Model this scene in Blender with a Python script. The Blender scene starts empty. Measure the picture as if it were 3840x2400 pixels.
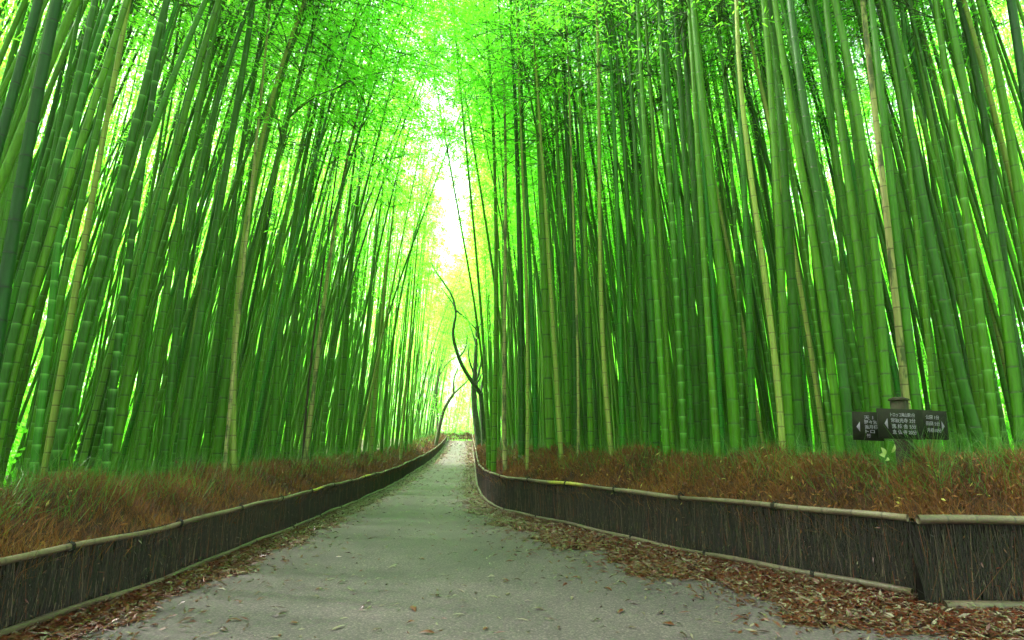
import bpy, math, random
import numpy as np
from mathutils import Vector, Matrix, Euler

R = np.random.default_rng(11)
random.seed(5)
S = bpy.context.scene
COL = S.collection

# ------------------------------------------------------------------ camera
F = 22 / 36 * 3840
CX, CY = 1920.0, 1200.0
PITCH = math.atan(0.1969)
SP, CP = math.sin(PITCH), math.cos(PITCH)
EYE = 1.57
cam = bpy.data.cameras.new('camera')
cam.lens = 22
cam.sensor_width = 36
cam.sensor_fit = 'HORIZONTAL'
cam.clip_start = 0.05
cam.clip_end = 3000
camo = bpy.data.objects.new('camera', cam)
COL.objects.link(camo)
camo.location = (0, 0, EYE)
camo.rotation_euler = (math.pi / 2 + PITCH, 0, 0)
S.camera = camo


def at(px, py, Y):
    """world point at depth Y that is seen at photo pixel (px, py)"""
    u, v = (px - CX) / F, (CY - py) / F
    t = Y / (CP - v * SP)
    return np.array([u * t, Y, EYE + (SP + v * CP) * t])


def to_px(p):
    d = np.asarray(p, float) - np.array([0, 0, EYE])
    w = d[1] * CP + d[2] * SP
    h = -d[1] * SP + d[2] * CP
    return CX + F * d[0] / w, CY - F * h / w


# ------------------------------------------------------------------ terrain
def zprof(Y):
    Y = np.asarray(Y, float)
    k = np.clip((Y - 25) / 53, 0, 1.0)
    return 1.83 * k ** 1.2


def on_ground(px, py):
    """ground point seen at photo pixel"""
    v = (CY - py) / F
    lo, hi = 1.0, 79.0
    gap = lambda Y: EYE + (SP + v * CP) * Y / (CP - v * SP) - float(zprof(Y))
    for _ in range(60):
        m = 0.5 * (lo + hi)
        if gap(m) > 0:
            lo = m
        else:
            hi = m
    return np.array([(px - CX) / F * lo / (CP - v * SP), lo])


LF = np.array([(-4.25, -6), (-4.22, 3)] + [tuple(on_ground(*p)) for p in ((12, 2393), (571, 2202), (976, 2036), (1389, 1863), (1524, 1786), (1603, 1738), (1655, 1688))] + [(-8.0, 78)])
RF = np.array([tuple(on_ground(*p)) for p in ((3445, 2253), (2695, 2110), (1905, 1926), (1840, 1900), (1800, 1838), (1793, 1801), (1785, 1732))] + [(-4.7, 76)])
RN = np.array([(12.0, 6.0), (3.98, 6.45)])
RALL = np.vstack([[(12.0, 6.0)], RF, [(-5.4, 90)]])
LALL = np.vstack([LF, [(-14, 86), (-40, 92)]])


def smooth(a, b, x):
    t = np.clip((np.asarray(x, float) - a) / (b - a), 0, 1)
    return t * t * (3 - 2 * t)


def behind(x, y, poly, side):
    """distance behind a fence line (positive on the grove side)"""
    x = np.atleast_1d(np.asarray(x, float))
    y = np.atleast_1d(np.asarray(y, float))
    best = np.full(x.shape, 1e9)
    sg = np.zeros(x.shape)
    for (ax, ay), (bx, by) in zip(poly[:-1], poly[1:]):
        dx, dy = bx - ax, by - ay
        t = np.clip(((x - ax) * dx + (y - ay) * dy) / (dx * dx + dy * dy), 0, 1)
        d = np.hypot(x - ax - t * dx, y - ay - t * dy)
        cr = dx * (y - ay) - dy * (x - ax)
        m = d < best
        best = np.where(m, d, best)
        sg = np.where(m, np.sign(cr), sg)
    return best * sg * side


def dl(x, y):
    return behind(x, y, LALL, 1)


def dr(x, y):
    return behind(x, y, RALL, -1)


def ground(x, y):
    b = np.maximum(dl(x, y), dr(x, y))
    return zprof(y) + 0.32 * smooth(0.1, 1.6, b) + 10.0 * smooth(26, 72, b)  # last term: rise added behind the grove to block low sky light


def g1(x, y):
    return float(ground(x, y)[0])


# ------------------------------------------------------------------ mesh helpers
def mesh(name, V, Fq, mats, midx=None, attrs=None, smooth_=False):
    V = np.asarray(V, np.float32).reshape(-1, 3)
    me = bpy.data.meshes.new(name)
    Fq = np.asarray(Fq, np.int32)
    n, k = Fq.shape
    me.vertices.add(len(V))
    me.vertices.foreach_set('co', V.ravel())
    me.loops.add(n * k)
    me.loops.foreach_set('vertex_index', Fq.ravel())
    me.polygons.add(n)
    me.polygons.foreach_set('loop_start', np.arange(n, dtype=np.int32) * k)
    if midx is not None:
        me.polygons.foreach_set('material_index', np.asarray(midx, np.int32))
    if smooth_:
        me.polygons.foreach_set('use_smooth', np.ones(n, bool))
    for an, av in (attrs or {}).items():
        a = me.attributes.new(an, 'FLOAT', 'POINT')
        a.data.foreach_set('value', np.asarray(av, np.float32))
    for m in (mats if isinstance(mats, (list, tuple)) else [mats]):
        me.materials.append(m)
    me.update(calc_edges=True)
    return me


def link(name, data, parent=None, loc=None):
    o = bpy.data.objects.new(name, data)
    COL.objects.link(o)
    if parent is not None:
        o.parent = parent
    if loc is not None:
        o.location = loc
    return o


def empty(name, loc):
    o = bpy.data.objects.new(name, None)
    o.empty_display_size = 0.2
    COL.objects.link(o)
    o.location = [float(c) for c in loc]
    return o


def tag(o, label=None, cat=None, group=None, kind=None):
    if label:
        o['label'] = label
    if cat:
        o['category'] = cat
    if group:
        o['group'] = group
    if kind:
        o['kind'] = kind
    return o


class Geo:
    def __init__(self):
        self.V, self.F, self.M, self.A, self.n = [], [], [], {}, 0

    def add(self, V, Fq, mat=0, **attrs):
        V = np.asarray(V, float).reshape(-1, 3)
        Fq = np.asarray(Fq, np.int64).reshape(-1, 4)
        for k in attrs:
            if k not in self.A:
                self.A[k] = [np.zeros(self.n)] if self.n else []
        for k in self.A:
            v = attrs.get(k, 0.0)
            self.A[k].append(np.broadcast_to(np.asarray(v, float), (len(V),)))
        self.V.append(V)
        self.F.append(Fq + self.n)
        self.M.append(np.full(len(Fq), mat, np.int32))
        self.n += len(V)

    def mesh(self, name, mats, origin=(0, 0, 0), smooth_=False):
        V = np.concatenate(self.V) - np.asarray(origin, float)
        return mesh(name, V, np.concatenate(self.F), mats, np.concatenate(self.M),
                    {k: np.concatenate(v) for k, v in self.A.items()}, smooth_)


def tube(pts, rad, sides=8, cap=True):
    pts = np.asarray(pts, float)
    rad = np.broadcast_to(np.asarray(rad, float), (len(pts),))
    tg = np.gradient(pts, axis=0)
    tg /= np.linalg.norm(tg, axis=1)[:, None] + 1e-9
    ref = np.array([0, 0, 1.0]) if abs(tg[:, 2]).mean() < 0.8 else np.array([1.0, 0, 0])
    a = np.cross(tg, ref)
    a /= np.linalg.norm(a, axis=1)[:, None] + 1e-9
    b = np.cross(tg, a)
    th = np.arange(sides) * 2 * math.pi / sides
    V = pts[:, None, :] + rad[:, None, None] * (np.cos(th)[None, :, None] * a[:, None, :] + np.sin(th)[None, :, None] * b[:, None, :])
    V = V.reshape(-1, 3)
    i = np.arange(len(pts) - 1)[:, None] * sides
    j = np.arange(sides)[None, :]
    k = (j + 1) % sides
    Fq = np.stack([i + j, i + k, i + sides + k, i + sides + j], -1).reshape(-1, 4)
    if cap and sides % 2 == 0:
        ex = []
        for off in (0, (len(pts) - 1) * sides):
            for q in range(sides // 2 - 1):
                ex.append([off + q, off + q + 1, off + sides - 2 - q, off + sides - 1 - q])
        Fq = np.vstack([Fq, ex])
    return V, Fq


def box(c, s, rz=0.0):
    c, s = np.asarray(c, float), np.asarray(s, float) / 2
    V = np.array([[x, y, z] for z in (-1, 1) for y in (-1, 1) for x in (-1, 1)]) * s
    cr, sr = math.cos(rz), math.sin(rz)
    V = np.stack([V[:, 0] * cr - V[:, 1] * sr, V[:, 0] * sr + V[:, 1] * cr, V[:, 2]], 1) + c
    Fq = [[0, 2, 3, 1], [4, 5, 7, 6], [0, 1, 5, 4], [2, 6, 7, 3], [0, 4, 6, 2], [1, 3, 7, 5]]
    return V, np.array(Fq)


def unit(a):
    return a / (np.linalg.norm(a, axis=-1, keepdims=True) + 1e-9)


def blades(base, d, ln, wd, droop=0.0):
    """rhombic leaves: one quad each"""
    n = len(base)
    side = unit(np.cross(d, R.normal(size=(n, 3))))
    ln = np.broadcast_to(ln, (n,))[:, None]
    wd = np.broadcast_to(wd, (n,))[:, None]
    mid = base + d * ln * 0.42
    tip = base + d * ln + np.array([0, 0, -1.0]) * (np.broadcast_to(droop, (n,))[:, None] * ln)
    V = np.stack([base, mid + side * wd / 2, tip, mid - side * wd / 2], 1).reshape(-1, 3)
    return V, np.arange(n * 4).reshape(-1, 4)


def folded(base, d, up, ln, wd, fold, curl):
    """dry leaves: two quads along a raised midrib"""
    n = len(base)
    side = unit(np.cross(d, up))
    ln, wd, fold, curl = (np.broadcast_to(a, (n,))[:, None] for a in (ln, wd, fold, curl))
    mid = base + d * ln * 0.45 + up * (fold * wd + curl * ln * 0.5)
    tip = base + d * ln
    ml = base + d * ln * 0.45 + side * wd / 2 + up * curl * ln * 0.5
    mr = base + d * ln * 0.45 - side * wd / 2 + up * curl * ln * 0.5
    V = np.stack([base, ml, mid, mr, tip], 1).reshape(-1, 3)
    i = np.arange(n)[:, None] * 5
    Fq = np.concatenate([i + np.array([0, 2, 4, 1]), i + np.array([0, 3, 4, 2])])
    return V, Fq


def ribbons(base, d, ln, wd, bend):
    """two-piece bent stalks"""
    n = len(base)
    side = unit(np.cross(d, R.normal(size=(n, 3))))
    ln = np.broadcast_to(ln, (n,))[:, None]
    wd = np.broadcast_to(wd, (n,))[:, None]
    m = base + d * ln * 0.55
    t = m + unit(d + bend) * ln * 0.45
    V = np.stack([base - side * wd / 2, base + side * wd / 2, m - side * wd * 0.4, m + side * wd * 0.4,
                  t - side * wd * 0.12, t + side * wd * 0.12], 1).reshape(-1, 3)
    i = np.arange(n)[:, None] * 6
    Fq = np.concatenate([i + np.array([0, 1, 3, 2]), i + np.array([2, 3, 5, 4])])
    return V, Fq


# ------------------------------------------------------------------ materials
def new_mat(name):
    m = bpy.data.materials.new(name)
    m.use_nodes = True
    nt = m.node_tree
    p = nt.nodes['Principled BSDF']
    return m, nt, p, nt.nodes['Material Output']


def nd(nt, t, **kw):
    n = nt.nodes.new(t)
    for k, v in kw.items():
        setattr(n, k, v)
    return n


def ramp(nt, stops):
    n = nt.nodes.new('ShaderNodeValToRGB')
    e = n.color_ramp.elements
    while len(e) < len(stops):
        e.new(0.5)
    for el, (p, c) in zip(e, stops):
        el.position = p
        el.color = (*c, 1)
    return n


def mix(nt, fac, a, b, mode='MIX'):
    n = nt.nodes.new('ShaderNodeMix')
    n.data_type = 'RGBA'
    n.blend_type = mode
    for sock, v in ((n.inputs['Factor'], fac), (n.inputs['A'], a), (n.inputs['B'], b)):
        if isinstance(v, (int, float)):
            sock.default_value = v
        elif isinstance(v, tuple):
            sock.default_value = (*v, 1)
        else:
            nt.links.new(v, sock)
    return n.outputs['Result']


def attr(nt, name):
    return nd(nt, 'ShaderNodeAttribute', attribute_name=name).outputs['Fac']


def noise(nt, scale, detail=3, vec=None, rough=0.5):
    n = nd(nt, 'ShaderNodeTexNoise')
    n.inputs['Scale'].default_value = scale
    n.inputs['Detail'].default_value = detail
    n.inputs['Roughness'].default_value = rough
    if vec is not None:
        nt.links.new(vec, n.inputs['Vector'])
    return n.outputs['Fac']


def mapping(nt, scale, coord='Object'):
    tc = nd(nt, 'ShaderNodeTexCoord')
    mp = nd(nt, 'ShaderNodeMapping')
    mp.inputs['Scale'].default_value = scale
    nt.links.new(tc.outputs[coord], mp.inputs['Vector'])
    return mp.outputs['Vector']


def culm_mat(name, stops, bloom_c, scar_c, rough=0.38, blotch=None):
    m, nt, p, out = new_mat(name)
    rnd = nd(nt, 'ShaderNodeObjectInfo').outputs['Random']
    base = ramp(nt, stops)
    nt.links.new(rnd, base.inputs[0])
    col = base.outputs[0]
    st = noise(nt, 1.0, 4, mapping(nt, (38, 38, 1.3)), 0.6)
    r2 = ramp(nt, [(0.3, (0.62, 0.62, 0.62)), (0.7, (1.22, 1.2, 1.15))])
    nt.links.new(st, r2.inputs[0])
    col = mix(nt, 1.0, col, r2.outputs[0], 'MULTIPLY')
    pw = noise(nt, 1.0, 5, mapping(nt, (7, 7, 1.6)), 0.65)
    r4 = ramp(nt, [(0.5, (0, 0, 0)), (0.8, (0.14, 0.14, 0.14))])
    nt.links.new(pw, r4.inputs[0])
    col = mix(nt, r4.outputs[0], col, bloom_c)
    if blotch:
        bl = noise(nt, 1.0, 3, mapping(nt, (9, 9, 2.2)), 0.6)
        r3 = ramp(nt, [(0.5, (0, 0, 0)), (0.6, (1, 1, 1))])
        nt.links.new(bl, r3.inputs[0])
        col = mix(nt, r3.outputs[0], col, blotch)
    col = mix(nt, attr(nt, 'bloom'), col, bloom_c)
    col = mix(nt, attr(nt, 'scar'), col, scar_c)
    nt.links.new(col, p.inputs['Base Color'])
    p.inputs['Roughness'].default_value = rough
    p.inputs['Specular IOR Level'].default_value = 0.22
    return m


M_GREEN = culm_mat('green_culm', [(0.0, (0.012, 0.065, 0.0008)), (0.25, (0.030, 0.120, 0.0008)), (0.5, (0.048, 0.150, 0.0015)), (0.7, (0.016, 0.140, 0.007)), (0.85, (0.065, 0.185, 0.003)), (1.0, (0.075, 0.19, 0.010))],
                   (0.14, 0.36, 0.07), (0.010, 0.018, 0.005), 0.5)
M_BACKLIT = culm_mat('backlit_green_culm', [(0.0, (0.006, 0.045, 0.004)), (1.0, (0.01, 0.06, 0.006))], (0.03, 0.11, 0.03), (0.006, 0.01, 0.004), 0.5)  # darker green puts the backlit look of thick near stalks into the colour
M_TAN = culm_mat('tan_culm', [(0.0, (0.17, 0.24, 0.035)), (1.0, (0.23, 0.275, 0.055))], (0.45, 0.43, 0.22), (0.09, 0.06, 0.025), 0.55)
M_BLOTCH = culm_mat('blotched_culm', [(0.0, (0.2592, 0.2664, 0.0792)), (1.0, (0.3024, 0.2880, 0.1080))], (0.42, 0.4, 0.22), (0.07, 0.045, 0.02), 0.55, (0.07, 0.09, 0.03))
M_DEAD = culm_mat('dead_culm', [(0.0, (0.035, 0.022, 0.012)), (1.0, (0.05, 0.03, 0.018))], (0.08, 0.06, 0.04), (0.02, 0.015, 0.01), 0.7)


def leaf_mat(name, stops, trans=0.55, key='rnd', rough=0.5, objrnd=0.25):
    m, nt, p, out = new_mat(name)
    base = ramp(nt, stops)
    if objrnd:
        a = nd(nt, 'ShaderNodeMath', operation='MULTIPLY_ADD')
        nt.links.new(nd(nt, 'ShaderNodeObjectInfo').outputs['Random'], a.inputs[0])
        a.inputs[1].default_value = objrnd
        b = nd(nt, 'ShaderNodeMath', operation='MULTIPLY')
        nt.links.new(attr(nt, key), b.inputs[0])
        b.inputs[1].default_value = 1 - objrnd
        nt.links.new(b.outputs[0], a.inputs[2])
        nt.links.new(a.outputs[0], base.inputs[0])
    else:
        nt.links.new(attr(nt, key), base.inputs[0])
    nt.links.new(base.outputs[0], p.inputs['Base Color'])
    p.inputs['Roughness'].default_value = rough
    if trans:
        tr = nd(nt, 'ShaderNodeBsdfTranslucent')
        br = mix(nt, 1.0, base.outputs[0], (1.32, 1.5, 1.3), 'MULTIPLY')
        nt.links.new(br, tr.inputs['Color'])
        ms = nd(nt, 'ShaderNodeMixShader')
        ms.inputs[0].default_value = trans
        nt.links.new(p.outputs[0], ms.inputs[1])
        nt.links.new(tr.outputs[0], ms.inputs[2])
        nt.links.new(ms.outputs[0], out.inputs['Surface'])
    return m


M_LEAF = leaf_mat('bamboo_leaf', [(0.0, (0.125, 0.45, 0.018)), (0.5, (0.20, 0.58, 0.030)), (1.0, (0.30, 0.68, 0.05))], 0.66)
M_TREELEAF = leaf_mat('tree_leaf', [(0.0, (0.10, 0.36, 0.03)), (1.0, (0.22, 0.5, 0.06))], 0.6)
M_GRASS = leaf_mat('wild_grass', [(0.0, (0.03, 0.13, 0.008)), (0.6, (0.07, 0.19, 0.015)), (1.0, (0.2, 0.24, 0.05))], 0.35, objrnd=0)
M_BRUSH = leaf_mat('dry_brush', [(0.0, (0.018, 0.0045, 0.0007)), (0.35, (0.105, 0.029, 0.0015)), (0.7, (0.20, 0.064, 0.0035)), (0.95, (0.22, 0.105, 0.01)), (1.0, (0.40, 0.33, 0.07))], 0.12, rough=0.7, objrnd=0)
M_TWIG = leaf_mat('dark_twig', [(0.0, (0.004, 0.002, 0.0014)), (0.5, (0.017, 0.0085, 0.0055)), (0.75, (0.047, 0.027, 0.018)), (0.92, (0.135, 0.085, 0.06)), (1.0, (0.11, 0.028, 0.007))], 0, rough=0.75, objrnd=0)
M_LITTER = leaf_mat('dry_leaf', [(0.0, (0.012, 0.0025, 0.001)), (0.35, (0.056, 0.0088, 0.0017)), (0.62, (0.095, 0.0155, 0.0025)), (0.72, (0.075, 0.035, 0.015)), (0.9, (0.125, 0.094, 0.06)), (1.0, (0.20, 0.157, 0.11))], 0, rough=0.4, objrnd=0)


def plain(name, col, rough=0.6, var=0.3, scale=6.0, bump=0.0):
    m, nt, p, out = new_mat(name)
    n = noise(nt, scale, 5, mapping(nt, (1, 1, 1)))
    r = ramp(nt, [(0.25, tuple(c * (1 - var) for c in col)), (0.75, tuple(c * (1 + var) for c in col))])
    nt.links.new(n, r.inputs[0])
    nt.links.new(r.outputs[0], p.inputs['Base Color'])
    p.inputs['Roughness'].default_value = rough
    p.inputs['Specular IOR Level'].default_value = 0.2
    if bump:
        b = nd(nt, 'ShaderNodeBump')
        b.inputs['Strength'].default_value = bump
        b.inputs['Distance'].default_value = 0.01
        nt.links.new(noise(nt, scale * 8, 4, mapping(nt, (1, 1, 1))), b.inputs['Height'])
        nt.links.new(b.outputs[0], p.inputs['Normal'])
    return m


M_BARK = plain('dark_bark', (0.035, 0.05, 0.022), 0.85, 0.5, 9, 0.8)
M_BARK2 = plain('grey_bark', (0.075, 0.07, 0.04), 0.85, 0.5, 9, 0.8)
M_SIGN = plain('dark_board', (0.008, 0.009, 0.003), 0.85, 0.4, 12, 0.4)
M_POST = plain('weathered_post', (0.026, 0.023, 0.011), 0.8, 0.4, 10, 0.6)
M_PAINT = plain('white_paint', (0.19, 0.165, 0.21), 0.7, 0.15, 30)
M_ROPE = plain('black_rope', (0.012, 0.011, 0.01), 0.8, 0.3, 30)
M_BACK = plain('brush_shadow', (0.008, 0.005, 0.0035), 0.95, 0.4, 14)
M_MOUND = plain('brush_core_shade', (0.028, 0.012, 0.004), 0.95, 0.5, 5)  # dark colour stands for the shade in gaps between brush stalks
M_TWIGGREEN = plain('branch', (0.05, 0.12, 0.02), 0.6, 0.3, 5)
M_PALELEAF = leaf_mat('pale_leaf', [(0, (0.22, 0.30, 0.06)), (1, (0.3, 0.36, 0.12))], 0.35)
M_DIRT = None


def rail_mat(name, stops):
    m, nt, p, out = new_mat(name)
    n = noise(nt, 1.0, 4, mapping(nt, (1.1, 1.1, 6)), 0.6)
    r = ramp(nt, stops)
    nt.links.new(n, r.inputs[0])
    fine = noise(nt, 60, 3, mapping(nt, (1, 1, 1)))
    r2 = ramp(nt, [(0.3, (0.7, 0.7, 0.7)), (0.7, (1.15, 1.15, 1.15))])
    nt.links.new(fine, r2.inputs[0])
    col = mix(nt, 1.0, r.outputs[0], r2.outputs[0], 'MULTIPLY')
    col = mix(nt, attr(nt, 'fresh'), col, (0.55, 0.45, 0.05))
    col = mix(nt, attr(nt, 'scar'), col, (0.03, 0.022, 0.014))
    nt.links.new(col, p.inputs['Base Color'])
    p.inputs['Roughness'].default_value = 0.5
    return m


M_RAIL = rail_mat('weathered_bamboo', [(0.3, (0.0723, 0.0467, 0.0281)), (0.5, (0.1360, 0.0935, 0.0595)), (0.7, (0.1955, 0.1403, 0.0935))])
M_RAILD = rail_mat('dark_rail_bamboo', [(0.3, (0.04, 0.025, 0.016)), (0.5, (0.085, 0.055, 0.035)), (0.7, (0.14, 0.092, 0.06))])  # same bamboo in darker tones, for bottom rails and crest posts


def path_mat():
    m, nt, p, out = new_mat('asphalt')
    vec = mapping(nt, (1, 1, 1))
    big = noise(nt, 0.9, 5, vec, 0.6)
    r = ramp(nt, [(0.3, (0.052, 0.0365, 0.0385)), (0.7, (0.088, 0.060, 0.0635))])
    nt.links.new(big, r.inputs[0])
    fine = noise(nt, 42, 3, vec, 0.75)
    r2 = ramp(nt, [(0.35, (0.45, 0.45, 0.45)), (0.5, (0.95, 0.95, 0.95)), (0.6, (1.4, 1.4, 1.4)), (0.7, (2.6, 2.6, 2.6))])
    nt.links.new(fine, r2.inputs[0])
    vor = nd(nt, 'ShaderNodeTexVoronoi')
    vor.inputs['Scale'].default_value = 80
    nt.links.new(vec, vor.inputs['Vector'])
    r3 = ramp(nt, [(0.0, (0.6, 0.6, 0.6)), (1.0, (1.4, 1.4, 1.4))])
    nt.links.new(vor.outputs['Color'], r3.inputs[0])
    col = mix(nt, 1.0, r.outputs[0], r2.outputs[0], 'MULTIPLY')
    col = mix(nt, 1.0, col, r3.outputs[0], 'MULTIPLY')
    nt.links.new(col, p.inputs['Base Color'])
    p.inputs['Roughness'].default_value = 0.75
    b = nd(nt, 'ShaderNodeBump')
    b.inputs['Strength'].default_value = 0.5
    b.inputs['Distance'].default_value = 0.006
    nt.links.new(fine, b.inputs['Height'])
    nt.links.new(b.outputs[0], p.inputs['Normal'])
    return m


M_PATH = path_mat()


def ground_mat():
    m, nt, p, out = new_mat('forest_floor')
    vec = mapping(nt, (1, 1, 1))
    r = ramp(nt, [(0.3, (0.035, 0.022, 0.012)), (0.5, (0.08, 0.05, 0.025)), (0.62, (0.10, 0.075, 0.03)), (0.75, (0.06, 0.09, 0.02))])
    nt.links.new(noise(nt, 1.6, 8, vec, 0.7), r.inputs[0])
    nt.links.new(r.outputs[0], p.inputs['Base Color'])
    p.inputs['Roughness'].default_value = 0.9
    return m


M_GROUND = ground_mat()

# ------------------------------------------------------------------ ground and path
def sheet(xs, ys, zf):
    X, Y = np.meshgrid(xs, ys)
    Z = zf(X.ravel(), Y.ravel())
    V = np.stack([X.ravel(), Y.ravel(), Z], 1)
    nx = len(xs)
    i = (np.arange(len(ys) - 1)[:, None] * nx + np.arange(nx - 1)[None, :]).ravel()
    return V, np.stack([i, i + 1, i + nx + 1, i + nx], 1)


xs = np.concatenate([np.linspace(-900, -30, 14), np.arange(-28, 28.1, 0.4), np.linspace(30, 900, 14)])
ys = np.concatenate([np.linspace(-300, -12, 6), np.arange(-10, 40, 0.5), np.arange(40, 110, 1.5), np.linspace(112, 1500, 16)])
V, Fq = sheet(xs, ys, ground)
go = link('ground', mesh('ground', V, Fq, M_GROUND, smooth_=True))
tag(go, kind='structure')

py = np.concatenate([np.arange(-6, 78.1, 0.5)])
xl = np.interp(py, LF[:, 1], LF[:, 0])
xr = np.interp(py, np.concatenate([[-6, 5.9, 6.4], RF[:, 1], [78]]), np.concatenate([[12, 12, 5.0], RF[:, 0], [-4.9]]))
rows = []
NW = 14
for k in range(NW + 1):
    t = k / NW
    rows.append(np.stack([xl + 0.12 + (xr - xl - 0.24) * t, py, zprof(py) + 0.006], 1))
V = np.stack(rows, 1).reshape(-1, 3)
i = (np.arange(len(py) - 1)[:, None] * (NW + 1) + np.arange(NW)[None, :]).ravel()
Fq = np.stack([i, i + 1, i + NW + 2, i + NW + 1], 1)
po = link('path', mesh('path', V, Fq, M_PATH, smooth_=True))
tag(po, kind='structure')

# ------------------------------------------------------------------ bamboo
def ring_list(heights, style):
    offs, rm, bl, sc = [], [], [], []
    for h, d in heights:
        if style == 'p':
            o = [(-0.8 * d, 1.0, 0.0, 0), (-0.32 * d, 1.0, 0.28, 0), (-0.06 * d, 1.03, 0.85, 0), (0.0, 1.07, 1.0, 0.0), (0.05 * d, 0.99, 0.0, 0.6), (0.16 * d, 0.975, 0, 0.15), (0.4 * d, 0.98, 0, 0)]
        elif style == 'far':
            o = [(-0.1 * d, 1.0, 0.2, 0), (0.0, 1.06, 0.4, 0.6), (0.12 * d, 0.99, 0, 0)]
        else:
            o = [(-0.35 * d, 1.0, 0.0, 0), (-0.07 * d, 1.02, 0.35, 0), (0.0, 1.09, 0.25, 0.75), (0.045 * d, 1.0, 0, 1.0), (0.12 * d, 0.99, 0, 0.5), (0.25 * d, 0.99, 0, 0)]
        for a, b, c, e in o:
            offs.append(h + a)
            rm.append(b)
            bl.append(c)
            sc.append(e)
    q = np.argsort(offs, kind='stable')
    return np.array(offs)[q], np.array(rm)[q], np.array(bl)[q], np.array(sc)[q]


def culm_geo(cz, cx, cy, r0, H, style, ratio, sides=12, top=1.0):
    """cz: heights above base (increasing), cx, cy: centre offsets there."""
    hs, h = [], R.uniform(0.05, 0.25)
    while h < H * top:
        d = 2 * r0 * (1 - 0.72 * h / H)
        hs.append((h, d))
        h += max(0.12, ratio * 2 * r0 * (0.75 + 0.5 * min(1, h / (0.35 * H))) * (1 if h < 0.6 * H else 0.8)) * R.uniform(0.95, 1.05)
    o, rm, bl, sc = ring_list(hs, style)
    keep = (o > -0.15) & (o < H)
    o, rm, bl, sc = o[keep], rm[keep], bl[keep], sc[keep]
    o = np.concatenate([[-0.3], o, [H]])
    rm = np.concatenate([[1], rm, [1]])
    bl = np.concatenate([[0], bl, [0]])
    sc = np.concatenate([[0], sc, [0]])
    rad = r0 * np.clip(1 - 0.72 * o / H - 0.2 * np.clip(o / H - 0.7, 0, 1), 0.06, 1.1) * rm
    x = np.interp(o, cz, cx)
    y = np.interp(o, cz, cy)
    th = np.arange(sides) * 2 * math.pi / sides + R.uniform(0, 1)
    V = np.stack([x[:, None] + rad[:, None] * np.cos(th), y[:, None] + rad[:, None] * np.sin(th), np.repeat(o[:, None], sides, 1)], -1).reshape(-1, 3)
    i = np.arange(len(o) - 1)[:, None] * sides
    j = np.arange(sides)[None, :]
    k = (j + 1) % sides
    Fq = np.stack([i + j, i + k, i + sides + k, i + sides + j], -1).reshape(-1, 4)
    return V, Fq, np.repeat(bl, sides), np.repeat(sc, sides)


def crown_geo(L, rad, nleaf, leaf_l, leaf_w, start=0.0, dens_low=0.35):
    """branches and leaves of a crown along the local z axis from 0 to L."""
    g = Geo()
    n = max(10, int(L / 0.34))
    hs = np.sort(R.uniform(0, 1, n) ** 0.85) * L
    per = nleaf // (2 * n)
    for q, h in enumerate(hs):
        t = h / L
        for sgn in (0, 1):
            az = q * 2.4 + sgn * 0.6 + R.normal(0, 0.3)
            ln = rad * (0.55 + 0.75 * math.sin(math.pi * min(1, 0.22 + 0.78 * t))) * R.uniform(0.65, 1.15)
            el = R.uniform(0.45, 0.85)
            d = np.array([math.cos(az) * math.cos(el), math.sin(az) * math.cos(el), math.sin(el)])
            tt = np.linspace(0, 1, 5)[:, None]
            pts = np.array([0, 0, h]) + d * ln * tt + np.array([0, 0, -1]) * (ln * 0.55 * tt ** 2)
            Vb, Fb = tube(pts, np.linspace(0.011, 0.003, 5), 3, cap=False)
            g.add(Vb, Fb, 1, rnd=0.2)
            m = int(per * (dens_low + (1 - dens_low) * smooth(0, 0.3, t)) * R.uniform(0.5, 1.5))
            if m < 1:
                continue
            # sprays: leaves gathered round a few twig ends
            nt_ = max(2, m // 14)
            tw = R.uniform(0.25, 1.0, nt_)
            twp = np.array([0, 0, h]) + d * ln * tw[:, None] + np.array([0, 0, -1]) * (ln * 0.55 * tw[:, None] ** 2)
            twp = twp + R.normal(0, 0.14, (nt_, 3)) * (0.5 + ln)
            idx = R.integers(0, nt_, m)
            base = twp[idx] + R.normal(0, 0.085, (m, 3))
            dd = unit(np.array([math.cos(az), math.sin(az), 0]) * 0.5 + R.normal(0, 0.75, (m, 3)) + np.array([0, 0, -0.35]))
            Vl, Fl = blades(base, dd, R.uniform(0.75, 1.25, m) * leaf_l, R.uniform(0.8, 1.2, m) * leaf_w, 0.15)
            g.add(Vl, Fl, 0, rnd=np.repeat(np.clip(R.normal(0.5, 0.2, m) + R.normal(0, 0.1), 0, 1), 4))
    return g


CROWNS = []
for k in range(7):
    g = crown_geo(10.0, R.uniform(1.25, 1.6), 1900 if k < 6 else 7000, 0.115, 0.0205)
    CROWNS.append(g.mesh('crown', [M_LEAF, M_TWIGGREEN]))

LOW = crown_geo(10.0, 1.55, 2500, 0.175, 0.036)
LOWS = [LOW] + [crown_geo(10.0, R.uniform(1.3, 1.7), 2500, 0.175, 0.036) for _ in range(3)]


def low_arrays(g):
    Fs = [f for f, m in zip(g.F, g.M) if m[0] == 0]
    Vs = [v for v, m in zip(g.V, g.M) if m[0] == 0]
    Rn = [a for a, m in zip(g.A['rnd'], g.M) if m[0] == 0]
    return np.concatenate(Vs), np.concatenate(Rn)


LOWARR = [low_arrays(g) for g in LOWS]

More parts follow.
